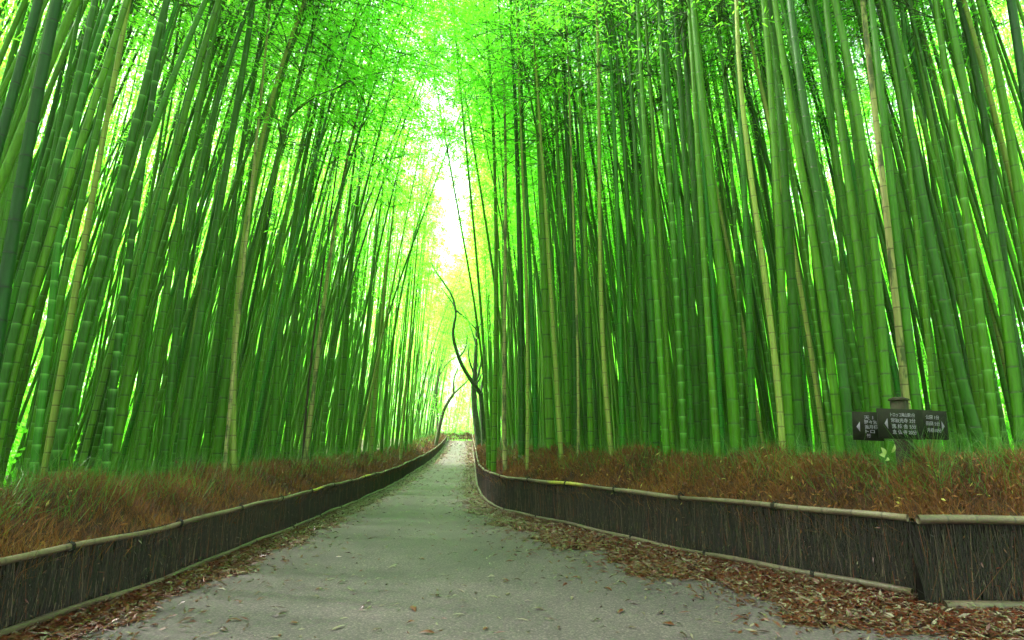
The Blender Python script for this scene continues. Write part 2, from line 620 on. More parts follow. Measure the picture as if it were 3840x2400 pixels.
# --- stalks traced from the photograph: points from the base up (photo pixels), width at base, style, extra depth
TR = [
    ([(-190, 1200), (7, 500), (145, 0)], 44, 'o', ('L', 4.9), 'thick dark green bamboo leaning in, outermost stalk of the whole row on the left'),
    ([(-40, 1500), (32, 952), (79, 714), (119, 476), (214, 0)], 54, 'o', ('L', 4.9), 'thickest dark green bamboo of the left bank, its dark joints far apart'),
    ([(-18, 1600), (20, 1428), (60, 1225), (131, 929), (210, 619), (250, 480), (357, 0)], 34, 'p', ('L', 5.0), None),
    ([(5, 1600), (33, 1451), (99, 1200), (190, 873), (238, 754), (294, 556), (420, 180)], 32, 'd', ('L', 5.3), None),
    ([(140, 1660), (147, 1590), (169, 1370), (188, 1215), (222, 905), (298, 405), (420, 0)], 30, 'p', ('L', 5.6), None),
    ([(185, 1663), (212, 1498), (268, 1190), (341, 762), (395, 480)], 26, 't', ('L', 6.0), 'slender tan bamboo slanting between the green stalks near the left border'),
    ([(225, 1650), (330, 1190), (456, 690), (548, 294), (627, 0)], 37, 'p', ('L', 5.0), 'stout dark green bamboo with pale caps at each joint, right of the slanting tan stalk'),
    ([(250, 1650), (357, 1200), (476, 778), (548, 540), (659, 286), (770, 0)], 31, 'd', ('L', 5.2), 'green bamboo slanting most steeply of all, crossing its neighbours up high on the left'),
    ([(405, 1660), (456, 1195), (504, 802), (560, 460), (600, 180), (625, 0)], 31, 'p', ('L', 5.5), None),
    ([(440, 1640), (524, 1190), (587, 841), (659, 579), (742, 246), (821, 0)], 33, 'd', ('L', 5.1), None),
    ([(530, 1690), (612, 1200), (651, 913), (714, 556), (762, 317), (830, 0)], 28, 'd', ('L', 5.6), None),
    ([(625, 1640), (665, 1190), (698, 952), (738, 714), (794, 476), (853, 238), (944, 0)], 29, 'd', ('L', 5.4), None),
    ([(685, 1660), (745, 1200), (785, 1000), (849, 675), (889, 349), (945, 50)], 35, 'd', ('L', 5.1), None),
    ([(872, 1700), (886, 1300), (897, 1050), (925, 794), (970, 560), (1032, 357), (1111, 79)], 25, 't', ('L', 5.2), 'tall yellowish tan bamboo, the brightest stalk on the left side of the path'),
    ([(848, 1690), (878, 1349), (900, 1150), (918, 950)], 15, 'b', ('L', 5.3), 'grey blotched dying bamboo touching the tall yellowish tan stalk'),
    ([(815, 1690), (872, 1200), (897, 1071), (936, 794), (976, 556), (1063, 278), (1130, 40)], 32, 'd', ('L', 5.7), None),
    ([(775, 1660), (822, 1200), (850, 950), (900, 600), (960, 250)], 26, 'd', ('L', 6.0), None),
    ([(940, 1680), (1000, 1228), (1044, 992), (1090, 750), (1150, 450)], 17, 'p', ('L', 5.8), None),
    ([(1205, 1700), (1252, 1246), (1290, 900), (1330, 600)], 17, 'p', ('L', 5.2), None),
    ([(1148, 1690), (1182, 1431), (1205, 1200), (1240, 950), (1275, 740), (1310, 560)], 18, 'b', ('L', 5.3), 'brown blotched tan bamboo halfway along the left bank, paler than its neighbours'),
    ([(1140, 1660), (1150, 1500), (1165, 1380), (1185, 1200)], 9, 'x', ('L', 5.5), 'thin blackish dead cane beside the brown blotched tan bamboo'),
    ([(1392, 1680), (1416, 1375), (1432, 1200), (1458, 940), (1480, 750)], 15, 't', ('L', 5.2), 'tan bamboo with brown rings far along the left bank near the bend'),
    ([(1505, 1680), (1528, 1400), (1541, 1200), (1560, 980)], 11, 't', ('L', 5.3), 'thin tan bamboo on the left bank closest to the far end of the path'),
    ([(1345, 1690), (1402, 1415), (1450, 1180)], 10, 't', ('L', 5.6), 'thin yellowish bamboo slanting across the dark stalks of the left bank'),
    ([(1345, 1640), (1379, 1451), (1455, 1200), (1530, 960)], 10, 'd', ('L', 5.2), 'thin dark bamboo slanting steeply over the left bank'),
    ([(1433, 1680), (1442, 1498), (1485, 1217), (1540, 940), (1600, 720)], 13, 'd', ('L', 5.5), None),
    ([(1335, 1690), (1379, 1200), (1410, 900), (1450, 600)], 15, 'd', ('L', 5.8), None),
    ([(1520, 1690), (1535, 1420), (1550, 1200), (1580, 950)], 9, 'p', ('L', 5.5), None),
    ([(1272, 1700), (1300, 1200), (1335, 800), (1375, 450)], 25, 'd', ('L', 5.4), None),
    ([(1020, 1690), (1060, 1200), (1100, 850), (1160, 500), (1230, 200)], 26, 'd', ('L', 5.5), None),
    ([(1075, 1690), (1110, 1200), (1145, 850), (1190, 550)], 22, 'd', ('L', 5.9), None),
    # right bank
    ([(1828, 1690), (1811, 1382), (1782, 1164), (1753, 982), (1720, 800), (1700, 690)], 11, 'd', ('Y', 19.5), 'slim green bamboo leaning out over the path beside the crooked tree'),
    ([(1835, 1680), (1818, 1382), (1796, 1018), (1779, 926), (1740, 463), (1712, 200), (1700, 60)], 14, 'p', ('Y', 18.0), None),
    ([(1855, 1680), (1852, 1400), (1862, 1000), (1859, 600), (1836, 331), (1816, 0)], 20, 'd', ('Y', 17.0), None),
    ([(1893, 1690), (1891, 1200), (1893, 900), (1900, 600), (1880, 200), (1870, 0)], 17, 'b', ('Y', 16.5), 'greyish tan bamboo first on the right bank past the bend of the fence'),
    ([(1955, 1690), (1955, 1200), (1945, 800), (1930, 400), (1915, 0)], 27, 'd', ('Y', 16.0), None),
    ([(1977, 1690), (1977, 1465), (1978, 1293), (1972, 1100), (1965, 800)], 13, 't', ('Y', 15.0), 'short pale olive bamboo in front of the stout green stalk by the bend'),
    ([(2008, 1690), (2005, 1481), (1995, 1200), (1980, 850), (1960, 450), (1945, 100)], 21, 'd', ('R', 2.4), None),
    ([(2065, 1690), (2051, 1365), (2045, 1150), (2035, 800), (2015, 400), (2000, 0)], 34, 'd', ('R', 2.6), None),
    ([(2104, 1700), (2091, 1498), (2079, 1355), (2071, 1200), (2060, 900), (2031, 661), (2024, 430), (1998, 99)], 20, 't', ('R', 1.8), 'bright tan bamboo with dark rings, nearer the bend of the middle pair'),
    ([(2132, 1690), (2127, 1465), (2117, 1200), (2100, 800), (2085, 400), (2075, 0)], 21, 'd', ('R', 2.6), None),
    ([(2160, 1690), (2154, 1500), (2150, 1200), (2140, 800), (2120, 400)], 29, 'd', ('R', 2.8), None),
    ([(2215, 1690), (2205, 1200), (2193, 860), (2176, 397), (2163, 0)], 24, 'd', ('R', 2.5), None),
    ([(2200, 1690), (2190, 1200), (2176, 727), (2163, 496), (2136, 231), (2097, 0)], 19, 'd', ('R', 3.4), None),
    ([(2150, 1690), (2140, 1200), (2130, 860), (2110, 529), (2070, 265), (2004, 33)], 17, 'd', ('R', 3.8), None),
    ([(2290, 1700), (2279, 1531), (2269, 1389), (2256, 1200), (2249, 992), (2246, 661), (2249, 397), (2240, 150)], 20, 't', ('R', 1.9), 'bright tan bamboo with dark rings, farther from the bend of the middle pair'),
    ([(2335, 1690), (2325, 1200), (2315, 860), (2312, 661), (2302, 430), (2289, 231), (2275, 0)], 23, 'd', ('R', 2.2), None),
    ([(2380, 1690), (2365, 1200), (2351, 727), (2338, 496), (2315, 231), (2285, 0)], 24, 'd', ('R', 2.5), None),
    ([(2168, 1690), (2168, 1500), (2166, 1332), (2160, 1100)], 12, 'b', ('R', 1.9), 'thin pale grey bamboo standing between the two bright tan stalks'),
    ([(2420, 1690), (2412, 1200), (2395, 800), (2370, 400), (2345, 0)], 25, 'd', ('R', 2.4), None),
    ([(2456, 1690), (2446, 1200), (2425, 800), (2400, 400), (2375, 0)], 33, 'd', ('R', 2.7), None),
    ([(2500, 1690), (2484, 1436), (2468, 1203), (2445, 900), (2430, 650), (2405, 300), (2390, 0)], 29, 'p', ('R', 1.9), None),
    ([(2525, 1690), (2509, 1498), (2496, 1200), (2470, 800), (2440, 350)], 20, 'd', ('R', 2.6), None),
    ([(2565, 1690), (2555, 1435), (2542, 1203), (2525, 900), (2500, 500), (2470, 0)], 28, 'p', ('R', 2.0), None),
    ([(2594, 1690), (2572, 1200), (2545, 800), (2510, 400), (2480, 0)], 25, 'd', ('R', 2.3), None),
    ([(2618, 1690), (2598, 1200), (2580, 794), (2553, 397), (2530, 0)], 31, 'd', ('R', 2.6), None),
    ([(2648, 1690), (2631, 1200), (2610, 800), (2580, 400), (2555, 0)], 31, 'd', ('R', 2.9), None),
    ([(2690, 1700), (2673, 1456), (2656, 1221), (2635, 900), (2616, 549), (2595, 200), (2580, 0)], 29, 'p', ('R', 1.9), None),
    ([(2711, 1690), (2684, 1200), (2650, 800), (2615, 350)], 20, 'd', ('R', 2.6), None),
    ([(2764, 1700), (2747, 1531), (2731, 1365), (2721, 1200), (2700, 950), (2665, 661), (2626, 331), (2600, 0)], 43, 'd', ('R', 1.9), 'stoutest green bamboo of the right bank, smooth with thin dark joints'),
    ([(2783, 1690), (2775, 1200), (2755, 850), (2725, 400)], 18, 'p', ('R', 2.8), None),
    ([(2822, 1690), (2815, 1200), (2795, 800), (2770, 400), (2750, 0)], 29, 'd', ('R', 2.6), None),
    ([(2936, 1700), (2926, 1547), (2911, 1395), (2886, 1207), (2851, 897), (2815, 651), (2791, 460), (2779, 341), (2765, 100)], 26, 't', ('R', 1.8), 'pale tan bamboo curving upward to the left of the wooden signpost'),
    ([(2964, 1700), (2952, 1491), (2942, 1266), (2930, 1111), (2914, 714), (2894, 397), (2863, 0)], 35, 'd', ('R', 2.1), None),
    ([(2998, 1700), (2979, 1286), (2960, 900), (2930, 500), (2890, 0)], 40, 'd', ('R', 2.5), None),
    ([(3153, 1690), (3139, 1580), (3119, 1402), (3096, 1210), (3065, 992), (3025, 754), (2986, 516), (2938, 238), (2906, 0)], 34, 'd', ('R', 2.3), None),
    ([(3190, 1690), (3182, 1610), (3162, 1415), (3136, 1217), (3097, 913), (3041, 587), (2994, 238), (2962, 0)], 40, 'd', ('R', 2.0), None),
    ([(3125, 1690), (3108, 1560), (3088, 1433), (3057, 1203), (3020, 950), (2975, 650)], 19, 'p', ('R', 2.8), None),
    ([(3285, 1690), (3245, 1526), (3215, 1392), (3179, 1217), (3120, 900), (3060, 600)], 24, 'p', ('R', 3.0), None),
    ([(3275, 1690), (3220, 1190), (3176, 833), (3113, 476), (3041, 0)], 30, 'd', ('R', 2.7), None),
    ([(3300, 1690), (3271, 1463), (3248, 1190), (3224, 952), (3176, 651), (3137, 357), (3097, 0)], 38, 'd', ('R', 2.4), None),
    ([(3345, 1690), (3321, 1461), (3300, 1200), (3279, 833), (3240, 611), (3208, 397), (3176, 198), (3129, 0)], 38, 'd', ('R', 2.2), None),
    ([(3412, 1690), (3391, 1428), (3371, 1200), (3335, 952), (3303, 603), (3279, 357), (3256, 238), (3235, 0)], 31, 'b', ('R', 2.6), 'stained tan bamboo rising from behind the wooden signpost'),
    ([(3455, 1690), (3434, 1463), (3410, 1266), (3375, 1032), (3351, 794), (3327, 556), (3303, 317), (3265, 0)], 36, 'd', ('R', 2.2), None),
    ([(3680, 1690), (3619, 1455), (3559, 1246), (3517, 1032), (3446, 698), (3398, 357), (3328, 0)], 42, 'd', ('R', 2.2), None),
    ([(3520, 1690), (3480, 1250), (3440, 900), (3405, 600), (3371, 353), (3311, 50)], 23, 'p', ('R', 3.0), None),
    ([(3700, 1690), (3650, 1250), (3609, 1012), (3557, 762), (3500, 600), (3430, 380), (3340, 0)], 25, 'p', ('R', 3.0), None),
    ([(3740, 1690), (3700, 1400), (3668, 1150), (3637, 857), (3605, 651), (3565, 437), (3541, 230), (3510, 0)], 38, 'p', ('R', 2.3), None),
    ([(3830, 1690), (3790, 1300), (3748, 1016), (3700, 778), (3660, 540), (3613, 294), (3557, 48)], 42, 'd', ('R', 2.2), None),
    ([(3865, 1690), (3800, 1300), (3760, 950), (3732, 698), (3684, 397), (3637, 190), (3600, 0)], 38, 'd', ('R', 2.8), None),
    ([(3960, 1690), (3890, 1200), (3827, 762), (3795, 619), (3763, 333), (3692, 79)], 40, 'd', ('R', 2.4), None),
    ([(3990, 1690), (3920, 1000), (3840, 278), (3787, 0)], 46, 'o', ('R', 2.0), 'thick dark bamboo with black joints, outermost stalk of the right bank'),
]


def yfence(px):
    u = (px - CX) / F
    best = 14.8
    P = RALL
    for (ax, ay), (bx, by) in zip(P[:-1], P[1:]):
        # (ax + t dx) = u (ay + t dy)
        dx, dy = bx - ax, by - ay
        den = dx - u * dy
        if abs(den) < 1e-9:
            continue
        t = (u * ay - ax) / den
        if 0 <= t <= 1:
            return ay + t * dy
    return best


STALKS = []   # dict(base, cz, cx, cy, r0, H, style, label, traced)
for pts, w, st, (mode, val), lab in TR:
    bx = pts[0][0]
    if mode == 'L' and bx > -20:
        val = max(val, 5.3 if st in 'tb' else 5.75)
    Y = F * val / (CX - bx) if mode == 'L' else (yfence(bx) + val if mode == 'R' else val)
    P = np.array([at(a, b, Y) for a, b in pts])
    z, x = P[:, 2], P[:, 0]
    deg = 1 if len(pts) < 3 else (2 if len(pts) < 6 else 3)
    co = np.polyfit(z, x, deg)
    zg = g1(P[0, 0], Y)
    H = R.uniform(16.5, 20.5)
    zz = np.linspace(zg - 0.3, z[-1], 30)
    # below the first traced point continue straight
    xx = np.polyval(co, np.clip(zz, z[0], None)) + np.polyval(np.polyder(co), z[0]) * np.clip(zz - z[0], None, 0)
    s_end = np.polyval(np.polyder(co), z[-1])
    s_end = float(np.clip(s_end, -0.28, 0.32))
    ze = np.linspace(z[-1], zg + H, 12)[1:]
    xe = xx[-1] + s_end * (ze - z[-1])
    zz, xx = np.concatenate([zz, ze]), np.concatenate([xx, xe])
    x0 = float(np.interp(zg, zz, xx))
    STALKS.append(dict(base=(x0, Y, zg), cz=zz - zg, cx=xx - x0, cy=np.zeros(len(zz)), r0=w * Y / (2 * F) * (1.0 if st != 'p' else 0.97), H=H, style=st, label=lab, traced=True))

taken = [s['base'][:2] for s in STALKS]


def random_stalk(x, y, side):
    zg = g1(x, y)
    H = R.uniform(14.5, 20.5)
    z = np.linspace(-0.3, H, 24)
    if side < 0:
        lean, c = R.normal(0.085, 0.055), R.uniform(0.0, 0.009)
    else:
        lean, c = -R.normal(0.035, 0.04), -R.uniform(0.0, 0.006)
    if 22 < y < 60 and max(float(dl(x, y)[0]), float(dr(x, y)[0])) < 5:
        lean, c = lean * 0.45, c * 0.2
    h1 = 0.5 * H
    zc = np.minimum(z, h1)
    cx = lean * zc + c * zc ** 2 + (lean + 2 * c * h1) * np.clip(z - h1, 0, None)
    if side < 0 and 10 < y < 25 and dl(x, y)[0] < 5:
        c += 0.006
    if side > 0 and 10 < y < 25 and dr(x, y)[0] < 5:
        c -= 0.004
    ly = R.normal(0, 0.035)
    q = R.random()
    st = 'p' if q < 0.2 else ('t' if q > 0.97 else 'd')
    return dict(base=(x, y, zg), cz=z, cx=cx, cy=ly * z, r0=R.uniform(0.033, 0.062), H=H, style=st, label=None, traced=False)


def free(x, y, dmin):
    for (a, b) in taken:
        if (a - x) ** 2 + (b - y) ** 2 < dmin * dmin:
            return False
    return True


ARCH = []
for (ax, ay, tx, H) in ((-5.6, 13.4, -2.6, 17), (-5.9, 15.6, -1.8, 18), (-5.5, 17.2, -2.2, 18.5), (-6.2, 18.8, -1.0, 19), (-5.7, 20.5, -1.9, 19.5), 
                       (-5.8, 12.2, -3.2, 16.5), (-6.6, 16.4, -3.0, 18), (-6.9, 20.0, -2.8, 19), (1.9, 15.5, -0.9, 17.5), (2.3, 18.0, -0.2, 18.5), (1.6, 20.6, -1.2, 19), (0.9, 24.0, -1.5, 19.5), (0.6, 27.5, -1.8, 19.5), (1.1, 30.5, -1.7, 20),
                       (-7.0, 14.2, -3.6, 17.5)):
    zg = g1(ax, ay)
    z = np.linspace(-0.3, H, 24)
    k = z / H
    ARCH.append(dict(base=(ax, ay, zg), cz=z, cx=(tx - ax) * (0.55 * k + 0.45 * k * k), cy=0.02 * z, r0=R.uniform(0.042, 0.055), H=H, style='d', label=None, traced=True, arch=True))
    taken.append((ax, ay))
for k in range(22):
    ay = 46 + 1.5 * k + R.uniform(-0.6, 0.6)
    sd = -1 if k % 3 else 1
    if sd < 0:
        ax = float(np.interp(ay, LALL[:-2, 1], LALL[:-2, 0])) - R.uniform(0.9, 2.2)
    else:
        ax = float(np.interp(ay, np.concatenate([[5.9], RF[:, 1], [90]]), np.concatenate([[9], RF[:, 0], [-5.4]]))) + R.uniform(0.9, 2.0)
    pxm = R.uniform(1650, 1800) if ay > 60 else R.uniform(1750, 1840)
    tx = (pxm - CX) / F * ay * 1.02
    H = min(R.uniform(15, 20), 0.40 * ay)
    zg = g1(ax, ay)
    z = np.linspace(-0.3, H, 24)
    q = z / H
    ARCH.append(dict(base=(ax, ay, zg), cz=z, cx=(tx - ax) * (0.4 * q + 0.6 * q * q), cy=0.02 * z, r0=R.uniform(0.042, 0.055), H=H, style='d', label=None, traced=True, arch=True))
    taken.append((ax, ay))
STALKS += ARCH

cands = []
tries = 0
while len(cands) < 1900 and tries < 60000:
    tries += 1
    y = 2 + 98 * R.random() ** 1.25
    side = -1 if R.random() < 0.5 else 1
    gap = 0.9 + 33 * R.random() ** 1.25
    if side < 0:
        x = float(np.interp(y, LALL[:-2, 1], LALL[:-2, 0])) - gap
        b = float(dl(x, y)[0])
    else:
        xb = float(np.interp(y, np.concatenate([[5.9], RF[:, 1], [90]]), np.concatenate([[9], RF[:, 0], [-5.4]])))
        x = xb + gap
        b = float(dr(x, y)[0])
    mn = 1.0 if y > 24 else (2.3 if side < 0 else 2.7)
    if b < mn:
        continue
    if not free(x, y, 0.3 + 0.006 * y):
        continue
    taken.append((x, y))
    cands.append(random_stalk(x, y, side))
    cands[-1]['gap'] = b
tries = 0
nn_ = 0
while nn_ < 1150 and tries < 50000:            # crowded rows close to the path
    tries += 1
    y = R.uniform(5, 40)
    gap = R.uniform(2.6, 11)
    side = -1 if R.random() < 0.36 else 1
    if side < 0:
        x = float(np.interp(y, LALL[:-2, 1], LALL[:-2, 0])) - gap
        b = float(dl(x, y)[0])
    else:
        x = float(np.interp(y, np.concatenate([[5.9], RF[:, 1], [90]]), np.concatenate([[9], RF[:, 0], [-5.4]]))) + gap
        b = float(dr(x, y)[0])
    if b < 2.7 or not free(x, y, 0.3):
        continue
    taken.append((x, y))
    cands.append(random_stalk(x, y, side))
    cands[-1]['gap'] = b
    nn_ += 1
tries = 0
nn_ = 0
while nn_ < 75 and tries < 5000:              # curtain of stalks past the bend of the fence
    tries += 1
    y = R.uniform(16, 52)
    x = float(np.interp(y, np.concatenate([[5.9], RF[:, 1], [90]]), np.concatenate([[9], RF[:, 0], [-5.4]]))) + R.uniform(0.7, 3.2)
    b = float(dr(x, y)[0])
    if b < 0.7 or not free(x, y, 0.3):
        continue
    taken.append((x, y))
    cands.append(random_stalk(x, y, 1))
    cands[-1]['gap'] = b
    nn_ += 1
# stalks beyond the crest of the path
for _ in range(340):
    x, y = R.uniform(-34, 18), R.uniform(83, 132)
    s = random_stalk(x, y, -1 if x < -6 else 1)
    s['r0'] *= 0.9
    s['gap'] = 20
    cands.append(s)

inview, rest = [], []
for s in cands:
    b = np.array(s['base'])
    mid = b + np.array([float(np.interp(3.0, s['cz'], s['cx'])), 0, 3.0])
    px, pyy = to_px(mid)
    s['size'] = s['r0'] / b[1]
    (inview if -60 < px < 3900 and b[1] > 4 else rest).append(s)
inview.sort(key=lambda s: -s['size'])
nfree = 300 - len(STALKS)
IND = STALKS + inview[:nfree]
rest += inview[nfree:]

# --- labels for the stalks: told apart by their look and by the landmark they stand beside
ORD = ['first', 'second', 'third', 'fourth', 'fifth', 'sixth', 'seventh', 'eighth', 'ninth', 'tenth', 'eleventh', 'twelfth', 'thirteenth', 'fourteenth', 'fifteenth', 'sixteenth',
       'seventeenth', 'eighteenth', 'nineteenth', 'twentieth', 'twenty-first', 'twenty-second', 'twenty-third', 'twenty-fourth', 'twenty-fifth', 'twenty-sixth', 'twenty-seventh',
       'twenty-eighth', 'twenty-ninth', 'thirtieth', 'thirty-first', 'thirty-second', 'thirty-third', 'thirty-fourth', 'thirty-fifth', 'thirty-sixth', 'thirty-seventh', 'thirty-eighth']
LM = [('slanting tan stalk', 5), ('yellowish tan stalk', 13), ('blotched brown stalk', 19), ('far ringed tan stalk', 21),
      ('greyish tan stalk', 34), ('nearer middle tan stalk', 39), ('farther middle tan stalk', 45), ('stoutest green stalk', 60), ('curving pale tan stalk', 63),
      ('stained tan stalk', 73)]
for s in IND:
    s['px'] = to_px(np.array(s['base']) + np.array([float(np.interp(2.0, s['cz'], s['cx'])), 0, 2.0]))[0]
LMX = [(n, STALKS[i]['px']) for n, i in LM]
used = {}
order = sorted((s for s in IND if not s['label']), key=lambda s: s['px'])
for s in order:
    n, lx = min(LMX, key=lambda a: abs(a[1] - s['px']))
    s['lm'], s['lr'] = n, ('right' if s['px'] > lx else 'left')
    s['dx'] = abs(s['px'] - lx)
    bb = max(float(dl(*s['base'][:2])[0]), float(dr(*s['base'][:2])[0]))
    s['row'] = 'front' if s['traced'] else ('middle' if bb < 6.5 else 'rear')
order.sort(key=lambda s: s['dx'])
look = {'p': 'green bamboo with pale-capped joints', 'd': 'green bamboo with dark joints', 't': 'tan bamboo', 'b': 'blotched bamboo', 'x': 'dead bamboo'}
for s in order:
    key = (s['lm'], s['lr'], s['row'])
    used[key] = used.get(key, 0) + 1
    k = used[key]
    thick = 'stout' if s['r0'] > 0.068 else ('slim' if s['r0'] < 0.052 else 'mid-size')
    s['label'] = f"{thick} {look[s['style']]}, {ORD[min(k, len(ORD)) - 1]} in the {s['row']} row {s['lr']} of the {s['lm']}"
    w = s['label'].split()
    if len(w) > 16:
        s['label'] = f"{look[s['style']]}, {ORD[min(k, len(ORD)) - 1]} in the {s['row']} row {s['lr']} of the {s['lm']}"
        if len(s['label'].split()) > 16:
            s['label'] = f"{look[s['style']].split(' with')[0]}, {ORD[min(k, len(ORD)) - 1]} in the {s['row']} row {s['lr']} of the {s['lm']}"

MATS = {'p': M_GREEN, 'd': M_GREEN, 't': M_TAN, 'b': M_BLOTCH, 'x': M_DEAD, 'o': M_BACKLIT}


def crown_frame(s, hc):
    b = np.array(s['base'])
    f = lambda h: b + np.array([np.interp(h, s['cz'], s['cx']), np.interp(h, s['cz'], s['cy']), h])
    p0, p1 = f(hc), f(s['H'])
    d = Vector((p1 - p0).tolist())
    return p0, d


for k, s in enumerate(IND):
    b = s['base']
    root = empty('bamboo', b)
    grp = 'tall bamboo stalks of the grove left of the path' if b[0] < -3 and b[1] < 84 and dl(*b[:2])[0] > 0 else 'tall bamboo stalks of the grove right of the path'
    tag(root, s['label'], 'bamboo', grp)
    near = b[1] < 26
    if s['style'] in 'tb' and s['style'] != 'p':
        style = 'd'
    else:
        style = s['style'] if s['style'] == 'p' else 'd'
    ratio = {'p': 2.55, 'd': 2.45, 't': 2.5, 'b': 2.5, 'x': 3.0, 'o': 2.45}[s['style']]
    V, Fq, bl, sc = culm_geo(s['cz'], s['cx'], s['cy'], s['r0'], s['H'], style, ratio, 14 if b[1] < 13 else 10)
    if s['style'] == 'd':
        kb, ks = R.uniform(0.2, 0.7), R.uniform(0.6, 1.0)
    elif s['style'] == 'p':
        kb, ks = R.uniform(0.5, 0.95), R.uniform(0.5, 1.0)
    else:
        kb, ks = 0.5, 0.95
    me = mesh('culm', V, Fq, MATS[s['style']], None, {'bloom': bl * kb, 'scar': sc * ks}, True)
    link('culm', me, root)
    hc = s['H'] * R.uniform(0.44, 0.56)
    p0, d = crown_frame(s, hc)
    c = link('crown', CROWNS[k % 6], root)
    c.rotation_mode = 'QUATERNION'
    q = Vector((0, 0, 1)).rotation_difference(d)
    from mathutils import Quaternion
    c.rotation_quaternion = q @ Quaternion((0, 0, 1), R.uniform(0, 6.28))
    c.location = (p0 - np.array(b)).tolist()
    fw = 1.75 if s.get('arch') else 1.45 if max(float(dl(*b[:2])[0]), float(dr(*b[:2])[0])) < 5 and b[1] < 21 else 0.95
    c.scale = [fw, fw, d.length / 10.0]
    if s.get('arch'):
        c.data = CROWNS[-1]

# --- the rest of the grove, too many to count: one object
extra = []
tries = 0
while len(extra) < 330 and tries < 9000:      # unseen stalks added overhead and behind the camera to shade the foreground
    tries += 1
    y = R.uniform(-46, 6)
    x = R.uniform(-24, 24)
    if -6.6 < x < 6.6:
        continue
    if x > 0 and y > 2.0 and x < 9:
        continue
    s = random_stalk(x, y, -1 if x < 0 else 1)
    px, _ = to_px(np.array(s['base']) + np.array([0, 0, 2.0])) if y > 1 else (9999, 0)
    if -200 < px < 4000 and y > 1:
        continue
    if not free(x, y, 0.7):
        continue
    taken.append((x, y))
    extra.append(s)

VV, RR, QF = [], [], []
g = Geo()
for k, s in enumerate(rest + extra):
    b = np.array(s['base'])
    V, Fq, bl, sc = culm_geo(s['cz'], s['cx'], s['cy'], s['r0'], s['H'], 'far', 2.6, 8)
    g.add(V + b, Fq, 0, bloom=bl * 0.6, scar=sc * 0.6)
    gp = s.get('gap', 0)
    hc = s['H'] * (R.uniform(0.40, 0.56) if gp < 14 else R.uniform(0.05, 0.4))
    p0, d = crown_frame(s, hc)
    q = Vector((0, 0, 1)).rotation_difference(d) @ Quaternion((0, 0, 1), R.uniform(0, 6.28))
    Mx = np.array(q.to_matrix())
    lv, lr = LOWARR[k % 4]
    if 2 < gp < 14:
        m4 = (np.arange(len(lv)) // 4) % (8 if gp < 10 and b[1] < 40 else 3) == 0
        lv, lr = lv[m4], lr[m4]
    V = (lv * np.array([1, 1, d.length / 10.0])) @ Mx.T + p0
    VV.append(V)
    RR.append(lr)
LV = np.concatenate(VV)
g.add(LV, np.arange(len(LV)).reshape(-1, 4), 1, rnd=np.concatenate(RR))
to = link('bamboo_thicket', g.mesh('bamboo_thicket', [M_GREEN, M_LEAF], smooth_=False))
tag(to, 'mass of farther bamboo stalks and leaves filling the grove behind', 'bamboo', None, 'stuff')

# undergrowth deep in the grove, lit from the open land behind it
n0 = 2600
ux, uy = [], []
while len(ux) < n0:
    y = R.uniform(4, 96)
    gp = 9 + 30 * R.random() ** 0.8
    if R.random() < 0.5:
        x = float(np.interp(y, LALL[:-2, 1], LALL[:-2, 0])) - gp
    else:
        x = float(np.interp(y, np.concatenate([[5.9], RF[:, 1], [90]]), np.concatenate([[6], RF[:, 0], [-5.4]]))) + gp
    if y < 12 and abs(x) < 10:
        continue
    ux.append((x, gp))
    uy.append(y)
for _ in range(700):
    ux.append((R.uniform(-34, 18), 34))
    uy.append(R.uniform(90, 136))
g = Geo()
for (x, gp), y in zip(ux, uy):
    nn = 95
    hgt = R.uniform(0.6, 1.6) + 0.16 * gp * R.uniform(0.3, 1.4)
    b = np.array([x, y, g1(x, y)]) + np.stack([R.normal(0, 0.55, nn), R.normal(0, 0.55, nn), R.random(nn) * hgt], 1)
    V, Fq = blades(b, unit(R.normal(0, 1, (nn, 3))), R.uniform(0.2, 0.42, nn), R.uniform(0.07, 0.13, nn), 0.1)
    g.add(V, Fq, 0, rnd=np.repeat(np.clip(R.normal(0.35, 0.2, nn), 0, 1), 4))
uo = link('undergrowth', g.mesh('undergrowth', M_LEAF))
tag(uo, 'leafy green undergrowth deep between the bamboo stalks', 'undergrowth', None, 'stuff')

# ------------------------------------------------------------------ fences
def resample(poly, step, smooth_it=True):
    P = np.asarray(poly, float)
    if smooth_it and len(P) > 2:
        for _ in range(3):
            Q = np.empty((2 * len(P) - 2, 2))
            Q[0::2] = 0.75 * P[:-1] + 0.25 * P[1:]
            Q[1::2] = 0.25 * P[:-1] + 0.75 * P[1:]
            P = np.vstack([P[0], Q, P[-1]])
    d = np.concatenate([[0], np.cumsum(np.hypot(*np.diff(P, axis=0).T))])
    n = max(2, int(d[-1] / step) + 1)
    s = np.linspace(0, d[-1], n)
    return np.stack([np.interp(s, d, P[:, 0]), np.interp(s, d, P[:, 1])], 1), s


